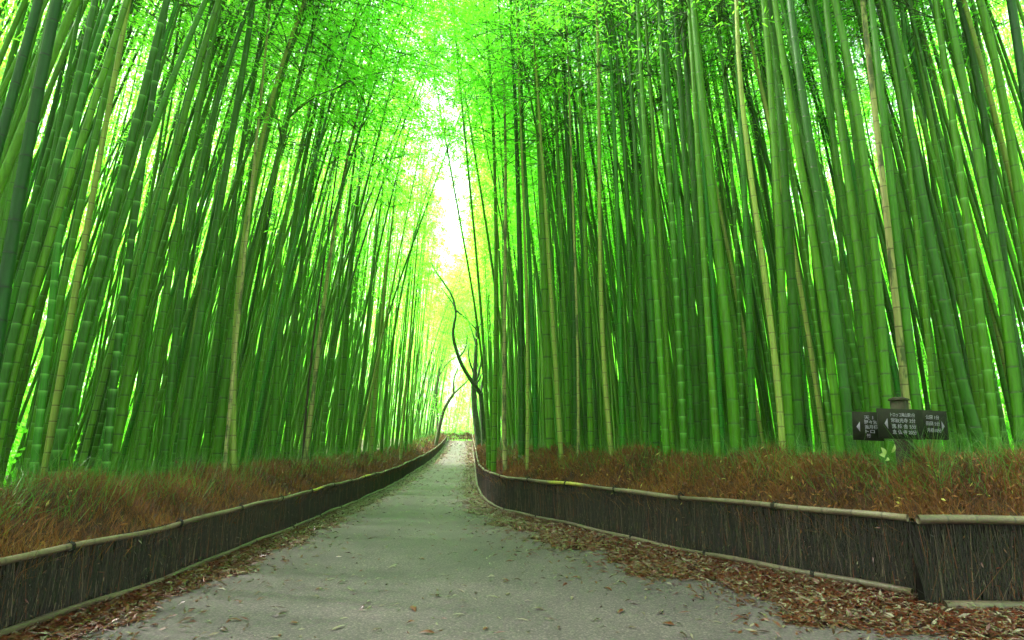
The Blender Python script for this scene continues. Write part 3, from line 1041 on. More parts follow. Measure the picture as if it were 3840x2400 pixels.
def rail(poly, height, r, parent, name, mat, origin, seg=1.9, fresh=(), ends=0.0, off=(0, 0)):
    P, s = resample(poly, 0.11)
    L = s[-1]
    nodes, h = [], R.uniform(0.1, 0.3)
    while h < L:
        nodes.append(h)
        h += R.uniform(0.24, 0.36)
    ss, rm, sc = [], [], []
    for h in nodes:
        for o, a, c in ((-0.02, 1.0, 0), (-0.005, 1.1, 0.2), (0.004, 1.04, 0.9), (0.014, 1.0, 0.3), (0.03, 1.0, 0)):
            ss.append(h + o)
            rm.append(a)
            sc.append(c)
    ss = np.array(ss + list(np.linspace(0, L, max(3, int(L / 0.4)))))
    rm = np.array(rm + [1.0] * (len(ss) - len(rm)))
    sc = np.array(sc + [0.0] * (len(ss) - len(sc)))
    q = np.argsort(ss)
    ss, rm, sc = ss[q], rm[q], sc[q]
    k = (ss >= 0) & (ss <= L)
    ss, rm, sc = ss[k], rm[k], sc[k]
    x, y = np.interp(ss, s, P[:, 0]), np.interp(ss, s, P[:, 1])
    wob = 0.012 * np.sin(ss * 1.3) + 0.008 * np.sin(ss * 3.1 + 1)
    z = zprof(y) + height + wob
    # poles taper a little and lap end to end
    tp = 1.0 - 0.16 * ((ss / 3.4) % 1.0)
    pts = np.stack([x + off[0], y + off[1], z], 1)
    V, Fq = tube(pts, r * rm * tp, 10)
    fr = np.zeros(len(ss))
    for a, b in fresh:
        fr[(y > a) & (y < b)] = 1.0
    me = Geo()
    me.add(V, Fq, 0, scar=np.repeat(sc, 10), fresh=np.repeat(fr, 10) * 0.6)
    return link(name, me.mesh(name, mat, origin, True), parent)


def tie(p, t, r, parent, origin):
    """rope lashed round a rail with two loose ends"""
    g = Geo()
    t = unit(np.array([t[0], t[1], 0.0]))
    nrm = np.array([t[1], -t[0], 0])
    for o in (-0.018, 0.0, 0.018):
        a = np.linspace(0, 2 * math.pi, 13)
        pts = p + t * (o + 0.01 * np.sin(a))[:, None] + (r + 0.004) * (np.cos(a)[:, None] * nrm + np.sin(a)[:, None] * np.array([0, 0, 1.0]))
        g.add(*tube(pts, 0.0055, 4, False))
    for sg in (-1, 1):
        q = np.array([p + np.array([0, 0, r]), p + np.array([0, 0, r + 0.03]) + t * 0.03 * sg, p + np.array([0, 0, r + 0.02]) + t * 0.075 * sg + nrm * 0.02])
        g.add(*tube(q, [0.005, 0.0045, 0.003], 4, False))
    return link('tie', g.mesh('tie', M_ROPE, origin), parent)


def twig_panel(poly, h, side, parent, origin, dens):
    """brushwood: bundled dark twigs standing against a dense core"""
    P, s = resample(poly, 0.25)
    tg = unit(np.gradient(P, axis=0))
    nr = np.stack([tg[:, 1], -tg[:, 0]], 1) * side      # towards the path
    g = Geo()
    zg = zprof(P[:, 1])
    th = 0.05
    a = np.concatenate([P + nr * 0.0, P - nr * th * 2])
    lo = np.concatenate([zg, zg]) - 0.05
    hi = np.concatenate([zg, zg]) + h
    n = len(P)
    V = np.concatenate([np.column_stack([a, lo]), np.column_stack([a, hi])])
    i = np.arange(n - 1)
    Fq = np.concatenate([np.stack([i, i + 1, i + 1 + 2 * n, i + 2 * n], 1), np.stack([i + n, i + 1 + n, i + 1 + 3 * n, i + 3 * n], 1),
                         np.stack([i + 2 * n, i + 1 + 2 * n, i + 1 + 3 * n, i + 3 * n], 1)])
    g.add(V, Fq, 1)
    d = dens(P[:, 1])
    cum = np.concatenate([[0], np.cumsum(0.5 * (d[1:] + d[:-1]) * np.diff(s))])
    N = int(cum[-1])
    u = np.interp(R.uniform(0, cum[-1], N), cum, s)
    x, y = np.interp(u, s, P[:, 0]), np.interp(u, s, P[:, 1])
    nx, ny = np.interp(u, s, nr[:, 0]), np.interp(u, s, nr[:, 1])
    tx, ty = np.interp(u, s, tg[:, 0]), np.interp(u, s, tg[:, 1])
    o = R.uniform(0.004, 0.04, N)
    z0 = R.uniform(-0.02, 0.32, N) * h
    ln = np.minimum(R.uniform(0.35, 1.0, N), 1.0) * h
    ln = np.minimum(ln, h - z0 + R.uniform(-0.03, 0.02, N))
    ln = np.clip(ln, 0.08, None)
    base = np.stack([x + nx * o, y + ny * o, zprof(y) + z0], 1)
    lean = R.normal(0, 0.13, N) + (R.random(N) < 0.16) * R.normal(0, 0.4, N)
    d3 = unit(np.stack([tx * lean + nx * R.normal(0.0, 0.02, N), ty * lean + ny * R.normal(0.0, 0.02, N), np.ones(N)], 1))
    wd = R.uniform(0.0018, 0.0048, N) * (1 + np.clip(y - 8, 0, 40) * 0.07)
    # three-sided twigs
    T = np.stack([tx, ty, np.zeros(N)], 1)
    Nn = np.stack([nx, ny, np.zeros(N)], 1)
    tip = base + d3 * ln[:, None]
    w = wd[:, None]
    V = np.stack([base - T * w, base + T * w, base + Nn * w * 1.2, tip - T * w * 0.5, tip + T * w * 0.5, tip + Nn * w * 0.6], 1).reshape(-1, 3)
    i = np.arange(N)[:, None] * 6
    Fq = np.concatenate([i + np.array([0, 2, 5, 3]), i + np.array([2, 1, 4, 5])])
    rn = np.clip(R.beta(1.3, 1.9, N), 0, 0.95)
    rn = np.where(R.random(N) < 0.05, 1.0, rn)
    g.add(V, Fq, 0, rnd=np.repeat(rn, 6))
    # a few dry leaves caught in it
    m = N // 18
    k = R.integers(0, N, m)
    bs = np.stack([x[k] + nx[k] * 0.05, y[k] + ny[k] * 0.05, zprof(y[k]) + h * R.random(m) ** 1.8 * 0.95], 1)
    Vl, Fl = folded(bs, unit(R.normal(size=(m, 3))), unit(Nn[k] + R.normal(0, 0.3, (m, 3))), R.uniform(0.03, 0.075, m), R.uniform(0.008, 0.016, m), 0.3, 0.1)
    g.add(Vl, Fl, 2, rnd=np.repeat(np.clip(R.normal(0.45, 0.25, m), 0, 1), 5))
    return link('brushwood', g.mesh('brushwood', [M_TWIG, M_BACK, M_LITTER], origin), parent)


dens = lambda y: np.where(y < 12, 640, np.where(y < 26, 260, 70)) * 1.0
HL, HRR = 0.625, 0.80

o0 = np.array([-4.0, 6.0, 0])
fl = empty('brushwood_fence', o0)
tag(fl, 'long low brushwood fence with bamboo rails along the left side of the path', 'fence')
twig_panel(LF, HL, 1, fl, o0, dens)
rail(LF, HL, 0.032, fl, 'top_rail', M_RAIL, o0, fresh=((13.2, 13.8), (18, 19.2)), off=(0.02, 0))
rail(LF, 0.075, 0.034, fl, 'bottom_rail', M_RAILD, o0, off=(0.085, 0))
P, s = resample(LF, 0.2)
for u in np.arange(8.6, 40, 1.75):
    x, y = np.interp(u, s, P[:, 0]), np.interp(u, s, P[:, 1])
    tie(np.array([x + 0.02, y, zprof(y) + HL]), (0, 1), 0.038, fl, o0)
    if y < 18:
        tie(np.array([x + 0.075, y + 0.5, zprof(y) + 0.075]), (0, 1), 0.036, fl, o0)

o0 = np.array([2.0, 9.0, 0])
fr_ = empty('brushwood_fence', o0)
tag(fr_, 'long low brushwood fence with bamboo rails bending along the right side of the path', 'fence')
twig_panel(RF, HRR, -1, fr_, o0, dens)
rail(RF, HRR, 0.037, fr_, 'top_rail', M_RAIL, o0, fresh=((12.0, 12.9),), off=(-0.02, -0.01))
rail(RF, 0.085, 0.038, fr_, 'bottom_rail', M_RAILD, o0, off=(-0.085, -0.05))
P, s = resample(RF, 0.2)
tg = unit(np.gradient(P, axis=0))
for u in np.arange(1.55, 20, 1.62):
    x, y = np.interp(u, s, P[:, 0]), np.interp(u, s, P[:, 1])
    t = (np.interp(u, s, tg[:, 0]), np.interp(u, s, tg[:, 1]))
    tie(np.array([x - 0.02, y - 0.01, zprof(y) + HRR]), t, 0.044, fr_, o0)
    if y < 16:
        tie(np.array([x - 0.075 - t[0] * 0.5, y - 0.045 - t[1] * 0.5, zprof(y) + 0.085]), t, 0.04, fr_, o0)

o0 = np.array([6.0, 6.0, 0])
fn = empty('brushwood_fence', o0)
tag(fn, 'short brushwood fence section whose thick cut rail laps over the long fence', 'fence')
twig_panel(RN[::-1], 0.80, 1, fn, o0, dens)
rail(RN[::-1] + np.array([0, -0.05]), 0.83, 0.044, fn, 'top_rail', M_RAIL, o0)
rail(RN[::-1] + np.array([0.1, -0.14]), 0.05, 0.056, fn, 'bottom_rail', M_RAILD, o0)
for xx in (5.2, 6.9):
    tie(np.array([xx, float(np.interp(xx, [3.98, 12], [6.45, 6.0])) - 0.05, 0.83]), (1, 0), 0.052, fn, o0)

# thin rail fence across the crest
c0 = at(1679, 1655, 78)
ro = np.array([-7, 79.5, 1.83])
rf = empty('rail_fence', ro)
tag(rf, 'thin pale rail fence closing off the far end of the path at its crest', 'fence')
for nm, hh, pp in (('top_rail', 0.62, 0.03), ('bottom_rail', 0.16, 0.03)):
    pts = np.array([[-8.0, 79.2, 1.83 + hh], [-6.6, 79.4, 1.83 + hh - 0.06], [-5.0, 79.8, 1.83 + hh - 0.16]])
    gg = Geo()
    gg.add(*tube(pts, pp, 8), 0, scar=0.0, fresh=0.25)
    link(nm, gg.mesh(nm, M_RAIL, ro, True), rf)
for xx in (-7.9, -6.5, -5.1):
    gg = Geo()
    gg.add(*tube(np.array([[xx, 79.47, 1.7], [xx, 79.47, 2.45]]), 0.035, 8), 0, scar=0.0, fresh=0.0)
    link('post', gg.mesh('post', M_RAILD, ro, True), rf)

# ------------------------------------------------------------------ brush behind the fences
def brush(poly, side, hf, htop, name, label, n, leafy, dmax=1.45, core=True):
    P, s = resample(poly, 0.3)
    tg = unit(np.gradient(P, axis=0))
    nr = np.stack([tg[:, 1], -tg[:, 0]], 1) * side     # towards the path
    bump = lambda u: 1 + 0.05 * np.sin(u * 1.9 + 1) + 0.045 * np.sin(u * 4.3) + 0.035 * np.sin(u * 9.1 + 2)
    prof = lambda d: hf + (htop - hf) * smooth(0.0, dmax * 0.75, d)
    g = Geo()
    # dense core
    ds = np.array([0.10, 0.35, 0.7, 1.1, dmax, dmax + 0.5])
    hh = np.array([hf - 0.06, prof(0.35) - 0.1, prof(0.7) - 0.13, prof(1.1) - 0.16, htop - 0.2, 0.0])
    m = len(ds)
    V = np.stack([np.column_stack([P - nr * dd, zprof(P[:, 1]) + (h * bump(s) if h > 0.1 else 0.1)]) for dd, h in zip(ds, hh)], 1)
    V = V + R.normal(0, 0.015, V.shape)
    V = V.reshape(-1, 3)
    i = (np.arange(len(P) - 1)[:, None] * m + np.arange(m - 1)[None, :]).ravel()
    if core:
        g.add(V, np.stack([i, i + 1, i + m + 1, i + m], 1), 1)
    # stalks, denser near the camera
    w = 1.0 / np.maximum(6.0, np.hypot(P[:, 0], P[:, 1])) ** 1.15
    cum = np.concatenate([[0], np.cumsum(0.5 * (w[1:] + w[:-1]) * np.diff(s))])
    u = np.interp(R.uniform(0, cum[-1], n), cum, s)
    d = R.uniform(0.0, dmax, n)
    x = np.interp(u, s, P[:, 0]) - np.interp(u, s, nr[:, 0]) * d
    y = np.interp(u, s, P[:, 1]) - np.interp(u, s, nr[:, 1]) * d
    top = prof(d) * bump(u)
    ln = R.uniform(0.16, 0.42, n)
    z = np.maximum(top - ln * R.uniform(0.55, 1.25, n), hf * 0.55) + zprof(y)
    tx, ty = np.interp(u, s, tg[:, 0]), np.interp(u, s, tg[:, 1])
    k = R.normal(0.18, 0.42, n)
    dd = unit(np.stack([tx * k + R.normal(0, 0.25, n), ty * k + R.normal(0, 0.25, n), np.ones(n)], 1))
    far = np.maximum(1.0, y / 8.5)
    bend = R.normal(0, 0.35, (n, 3)) + np.array([0, 0, -0.2])
    V, Fq = ribbons(np.stack([x, y, z], 1), dd, ln, R.uniform(0.0035, 0.0085, n) * far, bend)
    clump = 0.12 * np.sin(u * 3.3) + 0.1 * np.sin(u * 1.1 + d * 4)
    rn = np.clip(R.beta(2.2, 2.4, n) * 0.9 + clump, 0, 0.97)
    g.add(V, Fq, 0, rnd=np.repeat(rn, 6))
    # dry leaves among the stalks
    nl = int(n * leafy)
    q = R.integers(0, n, nl)
    bs = np.stack([x[q], y[q], zprof(y[q]) + top[q] - R.uniform(-0.02, 0.22, nl)], 1)
    V, Fq = folded(bs, unit(R.normal(0, 1, (nl, 3)) + np.array([0, 0, 0.2])), unit(R.normal(0, 1, (nl, 3)) + np.array([0, -0.8, 0.6])), R.uniform(0.04, 0.10, nl) * far[q] ** 0.4,
                   R.uniform(0.012, 0.026, nl) * far[q] ** 0.5, 0.3, 0.15)
    rl = np.clip(R.normal(0.55, 0.2, nl), 0, 0.93)
    rl = np.where(R.random(nl) < 0.035, 1.0, rl)
    g.add(V, Fq, 0, rnd=np.repeat(rl, 5))
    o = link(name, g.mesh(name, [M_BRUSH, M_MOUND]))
    tag(o, label, 'brush', None, 'stuff')
    # green wisps along the top
    ng = n // 11
    g = Geo()
    u = np.interp(R.uniform(0, cum[-1], ng), cum, s)
    d = R.uniform(dmax * 0.35, dmax + 0.5, ng)
    x = np.interp(u, s, P[:, 0]) - np.interp(u, s, nr[:, 0]) * d
    y = np.interp(u, s, P[:, 1]) - np.interp(u, s, nr[:, 1]) * d
    z = zprof(y) + prof(d) * bump(u) - R.uniform(0.1, 0.3, ng)
    k = R.normal(0.25, 0.45, ng)
    tx, ty = np.interp(u, s, tg[:, 0]), np.interp(u, s, tg[:, 1])
    dd = unit(np.stack([tx * k + R.normal(0, 0.3, ng), ty * k + R.normal(0, 0.3, ng), np.ones(ng)], 1))
    far = np.maximum(1.0, y / 12.0)
    V, Fq = ribbons(np.stack([x, y, z], 1), dd, R.uniform(0.25, 0.75, ng), R.uniform(0.003, 0.0065, ng) * far, R.normal(0, 0.4, (ng, 3)) + np.array([0, 0, -0.25]))
    g.add(V, Fq, 0, rnd=np.repeat(np.clip(R.beta(2, 3, ng), 0, 1), 6))
    return g


G1 = brush(LF, 1, HL - 0.02, 1.13, 'dry_brush', 'rusty brown dry brush standing behind the fence on the left bank', 105000, 0.03)
go1 = link('grass', G1.mesh('grass', M_GRASS))
tag(go1, 'thin green grass wisps rising above the brush of the left bank', 'grass', None, 'stuff')
RB = np.vstack([RN[:1], [(4.6, 6.45)], RF])
G2 = brush(RB, -1, HRR - 0.02, 1.38, 'dry_brush', 'rusty brown dry brush with curled leaves behind the fence on the right bank', 115000, 0.18, 1.35)
go2 = link('grass', G2.mesh('grass', M_GRASS))
tag(go2, 'thin green grass wisps rising above the brush of the right bank', 'grass', None, 'stuff')
G3 = brush(np.array([(-12, 80.6), (-8.2, 80.2), (-4.6, 80.6), (-4.0, 76)]), -1, 0.35, 1.0, 'dry_brush', 'pale dry brush on the crest behind the thin rail fence', 2500, 0.02, 1.6, False)
go3 = link('grass', G3.mesh('grass', M_GRASS))
tag(go3, 'faint grass on the crest beyond the end of the path', 'grass', None, 'stuff')

# ------------------------------------------------------------------ fallen leaves
def litter(x, y, lift, sz=1.0):
    n = len(x)
    b = np.stack([x, y, zprof(y) + 0.012 + lift], 1)
    az = R.uniform(0, 2 * math.pi, n)
    d = unit(np.stack([np.cos(az), np.sin(az), R.normal(0, 0.22, n)], 1))
    up = unit(np.stack([R.normal(0, 0.28, n), R.normal(0, 0.28, n), np.ones(n)], 1))
    return folded(b, d, up, R.uniform(0.065, 0.14, n) * sz, R.uniform(0.018, 0.034, n) * sz, R.uniform(0.1, 0.45, n), R.uniform(0.0, 0.3, n))


def litter_strip(poly, side, width_f, n, name, label, palef):
    P, s = resample(poly, 0.2)
    tg = unit(np.gradient(P, axis=0))
    nr = np.stack([tg[:, 1], -tg[:, 0]], 1) * side
    wd = width_f(P[:, 1])
    w = wd / np.maximum(5.0, np.hypot(P[:, 0], P[:, 1])) ** 0.9
    cum = np.concatenate([[0], np.cumsum(0.5 * (w[1:] + w[:-1]) * np.diff(s))])
    u = np.interp(R.uniform(0, cum[-1], n), cum, s)
    t = R.random(n) ** 1.35
    # thin out past the edge, with a ragged outline
    W = np.interp(u, s, wd) * (1 + 0.22 * np.sin(u * 2.7) + 0.14 * np.sin(u * 6.1 + 1))
    dd = 0.06 + t * W + (R.random(n) < 0.09) * R.exponential(0.35, n)
    x = np.interp(u, s, P[:, 0]) + np.interp(u, s, nr[:, 0]) * dd
    y = np.interp(u, s, P[:, 1]) + np.interp(u, s, nr[:, 1]) * dd
    g = Geo()
    far = np.maximum(1, y / 13.0) ** 0.6
    V, Fq = litter(x, y, (1 - np.clip(t, 0, 1)) * R.uniform(0, 0.05, n), far)
    rn = np.where(R.random(n) < palef, R.uniform(0.7, 1.0, n), np.clip(R.normal(0.42, 0.17, n), 0, 0.66))
    g.add(V, Fq, 0, rnd=np.repeat(rn, 5))
    o = link(name, g.mesh(name, M_LITTER))
    tag(o, label, 'leaves', None, 'stuff')


litter_strip(LF[1:], 1, lambda y: np.where(y < 14, 0.55, 0.45), 30000, 'leaf_litter', 'drift of small brown leaves along the foot of the left fence', 0.16)
litter_strip(np.vstack([[(9, 6.1), (4.4, 6.38)], RF]), -1, lambda y: np.interp(y, [5.9, 7, 12, 15, 18, 40], [1.65, 1.3, 1.05, 0.65, 0.4, 0.36]), 105000, 'leaf_litter', 'wide drift of red brown and pale leaves along the foot of the right fence', 0.33)

LT = []
for nm, rn, ln, wd, fd, cu in (('rust', 0.5, 0.1, 0.034, 0.3, 0.22), ('dark', 0.12, 0.085, 0.026, 0.35, 0.3), ('pale', 0.93, 0.11, 0.02, 0.2, 0.12), ('tan', 0.72, 0.08, 0.022, 0.25, 0.2)):
    g = Geo()
    # curled leaf with a stalk
    t = np.linspace(0, 1, 7)
    wv = wd * np.sin(math.pi * t ** 0.8) * 0.5 + 0.0008
    zz = cu * ln * np.sin(math.pi * t) * 0.6 + 0.003
    L0 = np.stack([(t - 0.5) * ln, wv, zz - fd * wv * 0.4], 1)
    L1 = np.stack([(t - 0.5) * ln, np.zeros(7), zz + fd * wv], 1)
    L2 = np.stack([(t - 0.5) * ln, -wv, zz - fd * wv * 0.2], 1)
    V = np.stack([L0, L1, L2], 1).reshape(-1, 3)
    i = (np.arange(6)[:, None] * 3 + np.arange(2)[None, :]).ravel()
    g.add(V, np.stack([i, i + 1, i + 4, i + 3], 1), 0, rnd=rn)
    g.add(*tube(np.array([[-0.5 * ln, 0, 0.004], [-0.68 * ln, 0.004, 0.008]]), 0.0012, 4, False), 0, rnd=rn * 0.5)
    LT.append((g.mesh('fallen_leaf', M_LITTER), nm))
LAB = {'rust': ('curled rust brown leaf lying alone on the grey path', 'rust brown leaves scattered on the path'),
       'dark': ('dark brown curled leaf lying alone on the grey path', 'dark brown leaves scattered on the path'),
       'pale': ('narrow pale straw leaf lying alone on the grey path', 'pale straw leaves scattered on the path'),
       'tan': ('small dull tan leaf lying alone on the grey path', 'tan leaves scattered on the path')}
spots = [(2158, 2170), (1940, 2180), (2145, 2248), (2240, 2332), (1893, 2180), (1905, 2233), (1847, 2243), (2060, 2330), (1820, 2365), (2095, 2362), (1958, 2330), (2355, 2258), (2280, 2215),
         (2215, 2225), (1825, 2098), (2125, 2170), (1910, 2108), (2000, 2040), (1885, 1995), (1930, 2085), (2505, 2347), (2370, 2360), (2690, 2340), (2480, 2300), (883, 2332), (835, 2370), (1030, 2398),
         (1050, 2315), (1155, 2065), (1160, 2010), (1240, 2178), (1370, 2192), (1195, 2215), (1280, 2190), (1310, 2215), (1365, 2282), (1100, 2343), (1345, 2085), (1470, 2130), (1520, 2195), (1580, 2100),
         (1640, 2240), (1660, 2160), (1700, 2080), (1550, 2290), (1445, 2060), (1720, 2310), (1500, 1990), (1620, 2010), (1780, 2000), (1270, 2360), (1420, 2370), (1600, 2380), (1740, 2200),
         (2040, 2130), (2020, 2290), (2330, 2300), (2560, 2390), (1860, 1950), (1590, 1930)]
for k, (px, pyy) in enumerate(spots):
    v = (CY - pyy) / F
    dy, dz = CP - v * SP, SP + v * CP
    t = -EYE / dz
    x, y = (px - CX) / F * t, dy * t
    me, nm = LT[[0, 1, 2, 1, 0, 3, 2, 3][k % 8]]
    o = link('fallen_leaf', me)
    o.location = (x, y, float(zprof(y)) + 0.010)
    o.rotation_euler = (R.normal(0, 0.12), R.normal(0, 0.12), R.uniform(0, 6.28))
    sc = R.uniform(0.95, 1.5)
    o.scale = (sc, sc * R.uniform(0.8, 1.2), sc)
    tag(o, LAB[nm][0], 'leaf', LAB[nm][1])
# specks of leaf too many and small to count
n = 1500
yy = 4.6 + 45 * R.random(n) ** 1.6
xa = np.interp(yy, py, xl) + 0.3
xb = np.interp(yy, py, xr) - 0.3
xx = xa + (np.minimum(xb, 6) - xa) * R.random(n)
g = Geo()
V, Fq = litter(xx, yy, 0.0, R.uniform(0.5, 0.9, n))
g.add(V, Fq, 0, rnd=np.repeat(np.where(R.random(n) < 0.4, R.uniform(0.7, 1, n), R.uniform(0, 0.55, n)), 5))
o = link('leaf_debris', g.mesh('leaf_debris', M_LITTER))
tag(o, 'tiny leaf scraps strewn over the grey path', 'leaves', None, 'stuff')

# ------------------------------------------------------------------ trees at the end of the path
def limb(pts_px, Y, w0, w1, wob=0.0):
    P = np.array([at(a, b, Y) for a, b in pts_px])
    s = np.linspace(0, 1, len(P))
    t = np.linspace(0, 1, len(P) * 4)
    # Catmull-like smoothing by repeated averaging
    Q = np.stack([np.interp(t, s, P[:, k]) for k in range(3)], 1)
    for _ in range(3):
        Q[1:-1] = 0.25 * Q[:-2] + 0.5 * Q[1:-1] + 0.25 * Q[2:]
    Q[:, 1] += wob * np.sin(t * 3)
    return tube(Q, np.linspace(w0, w1, len(Q)) * 1.25 * Y / (2 * F), 8)


def leaf_cloud(g, Y, spots, n, size=0.12):
    for (px, pyy, rx, ry) in spots:
        c = at(px, pyy, Y)
        k = Y / F
        nn = int(n * rx * ry / 2500)
        b = c + R.normal(0, 0.5, (nn, 3)) * np.array([rx * k, rx * k * 0.8, ry * k])
        V, Fq = blades(b, unit(R.normal(0, 1, (nn, 3))), R.uniform(0.7, 1.3, nn) * size, size * 0.55)
        g.add(V, Fq, 0, rnd=np.repeat(R.random(nn), 4))


def tree(label, base_px, Y, trunk, limbs, leaves, mat, nleaf=260):
    b = at(base_px[0], base_px[1], Y)
    root = empty('tree', b)
    tag(root, label, 'tree', 'trees at the far end of the path')
    g = Geo()
    g.add(*limb(trunk[0], Y, trunk[1], trunk[2]))
    link('trunk', g.mesh('trunk', mat, b, True), root)
    for pts, w0, w1, wb in limbs:
        g = Geo()
        g.add(*limb(pts, Y, w0, w1, wb))
        link('branch', g.mesh('branch', mat, b, True), root)
    if leaves:
        g = Geo()
        leaf_cloud(g, Y, leaves, nleaf)
        link('crown', g.mesh('crown', M_TREELEAF, b), root)


tree('straight dark tree trunk with short upward limbs at the right edge of the far path', (1797, 1690), 44,
     ([(1800, 1700), (1793, 1636), (1779, 1527), (1775, 1455), (1782, 1382), (1785, 1309), (1788, 1240), (1780, 1150)], 22, 7),
     [([(1779, 1440), (1793, 1400), (1803, 1360), (1806, 1320)], 9, 4, 0.5), ([(1785, 1440), (1800, 1425), (1808, 1400)], 6, 3, -0.4),
      ([(1778, 1400), (1765, 1370), (1757, 1330), (1760, 1290)], 6, 3, -0.5), ([(1786, 1300), (1770, 1240), (1745, 1180), (1730, 1150)], 6, 2, 0.6), ([(1787, 1290), (1800, 1230), (1812, 1180)], 6, 2, -0.6)],
     [(1760, 1230, 70, 60), (1745, 1140, 60, 60), (1790, 1130, 60, 70), (1730, 1300, 40, 40), (1760, 1060, 70, 70)], M_BARK)
tree('crooked dark tree whose long limb snakes up over the far path', (1812, 1690), 39,
     ([(1814, 1700), (1812, 1600), (1806, 1520), (1802, 1474)], 15, 14),
     [([(1803, 1480), (1790, 1458), (1775, 1440), (1738, 1382), (1716, 1324), (1702, 1265), (1710, 1215), (1716, 1193), (1705, 1127), (1673, 1076), (1636, 1025), (1615, 982)], 14, 3.5, -1.0),
      ([(1636, 1025), (1640, 990), (1644, 960)], 4, 2, 0.2), ([(1722, 1340), (1738, 1315), (1748, 1290), (1752, 1255)], 6, 3, 0.4), ([(1705, 1150), (1690, 1125), (1668, 1095), (1655, 1080)], 5, 2, 0.3),
      ([(1712, 1165), (1745, 1195), (1770, 1220), (1785, 1235)], 6, 3, -0.3), ([(1802, 1478), (1806, 1440), (1815, 1400)], 9, 5, 0.4)],
     [(1640, 1010, 50, 40), (1660, 1110, 40, 40), (1750, 1260, 40, 40)], M_BARK, 120)
tree('small forked dark tree bending out from the left bank at the far end', (1625, 1700), 50,
     ([(1625, 1710), (1640, 1640), (1655, 1570), (1665, 1534), (1685, 1500), (1702, 1476)], 12, 8),
     [([(1702, 1476), (1725, 1450), (1753, 1425), (1765, 1405)], 6, 2.5, 0.5), ([(1702, 1476), (1702, 1445), (1705, 1418), (1716, 1390), (1720, 1367)], 6, 3, -0.4),
      ([(1640, 1640), (1638, 1560), (1632, 1480), (1640, 1411), (1673, 1360), (1709, 1338)], 6, 2.5, 0.6)],
     [(1632, 1510, 30, 40), (1650, 1545, 30, 30), (1700, 1370, 50, 40)], M_BARK2, 200)

# ------------------------------------------------------------------ signpost
def text_mesh(txt, size):
    cu = bpy.data.curves.new('lettering', 'FONT')
    cu.body = txt
    cu.size = size
    cu.extrude = 0.001
    cu.offset = size * 0.012
    o = bpy.data.objects.new('lettering_source', cu)
    COL.objects.link(o)
    dg = bpy.context.evaluated_depsgraph_get()
    me = bpy.data.meshes.new_from_object(o.evaluated_get(dg))
    bpy.data.objects.remove(o)
    bpy.data.curves.remove(cu)
    me.materials.clear()
    me.materials.append(M_PAINT)
    return me


YS = 7.75
pc = at(3382, 1600, YS)
zs = g1(pc[0], pc[1])
SO = np.array([pc[0], YS, zs])
sg = empty('signpost', SO)
tag(sg, 'dark wooden signpost with arrow boards of white Japanese writing standing in the brush', 'sign')
ztop = at(3382, 1503, YS)[2] - zs
ROT = 0.62
pw = 0.148
g = Geo()
g.add(*box((0, 0, ztop / 2), (pw, pw, ztop), ROT))
link('post', g.mesh('post', M_POST), sg)
g = Geo()
g.add(*box((0, 0, ztop + 0.011), (pw + 0.028, pw + 0.028, 0.022), ROT))
Vp, Fp = box((0, 0, ztop + 0.034), (pw + 0.024, pw + 0.024, 0.024), ROT)
Vp[4:, :2] *= 0.45
g.add(Vp, Fp)
cap = link('cap', g.mesh('cap', M_POST), sg)
g = Geo()
a = np.linspace(-0.5, 4.2, 10)
g.add(*tube(np.stack([0.018 * np.cos(a), np.zeros(10), ztop + 0.066 + 0.018 * np.sin(a)], 1), 0.0045, 6))
link('ring', g.mesh('ring', M_ROPE), cap)


def board(cx, cy, cz, w, h, rz, lines, arrow, tilt=0.0):
    b = link('board', None) if False else None
    g = Geo()
    V, Fq = box((0, 0, 0), (w, 0.032, h))
    g.add(V, Fq)
    bo = link('board', g.mesh('board', M_SIGN), sg)
    bo.location = (cx, cy, cz)
    bo.rotation_euler = (0, tilt, rz)
    fy = -0.0195
    ax, az, asz = arrow
    s = 1 if asz > 0 else -1
    q = abs(asz)
    g = Geo()
    V = np.array([[0, 0, 0], [-s * q * 0.62, 0, q], [-s * q * 0.62, 0, -q], [-s * q * 0.62, 0, 0]]) + np.array([ax, fy, az])
    V2 = V + np.array([0, 0.004, 0])
    g.add(np.vstack([V, V2]), [[0, 1, 3, 2], [4, 6, 7, 5], [0, 4, 5, 1], [0, 2, 6, 4]])
    link('arrow', g.mesh('arrow', M_PAINT), bo)
    for txt, x, z, sz, wfit in lines:
        me = text_mesh(txt, sz)
        xs_ = [v.co.x for v in me.vertices]
        k = wfit / max(1e-6, (max(xs_) - min(xs_))) if wfit else 1.0
        o = link('lettering', me, bo)
        o.location = (x - min(xs_) * k if xs_ else x, fy, z)
        o.scale = (k, 1, 1)
        o.rotation_euler = (math.pi / 2, 0, 0)


def bz(pyy):
    return at(3382, pyy, YS)[2] - zs


kx = YS / F
BH = (1643 - 1537) * kx * 1.02
zc = bz(1591)
# middle board
mw = 168 * kx
board(-0.085, -0.115, zc, mw, BH, 0.06, [('トロッコ嵐山駅1分', -mw / 2 + 0.150, 0.088, 0.052, 0.305), ('常寂光寺 3分', -mw / 2 + 0.152, 0.020, 0.056, 0.305),
                                          ('落 柿 舎 5分', -mw / 2 + 0.156, -0.050, 0.056, 0.302), ('念 仏 寺 20分', -mw / 2 + 0.160, -0.118, 0.056, 0.300)],
      (-mw / 2 + 0.07, 0.0, -0.062), 0.03)
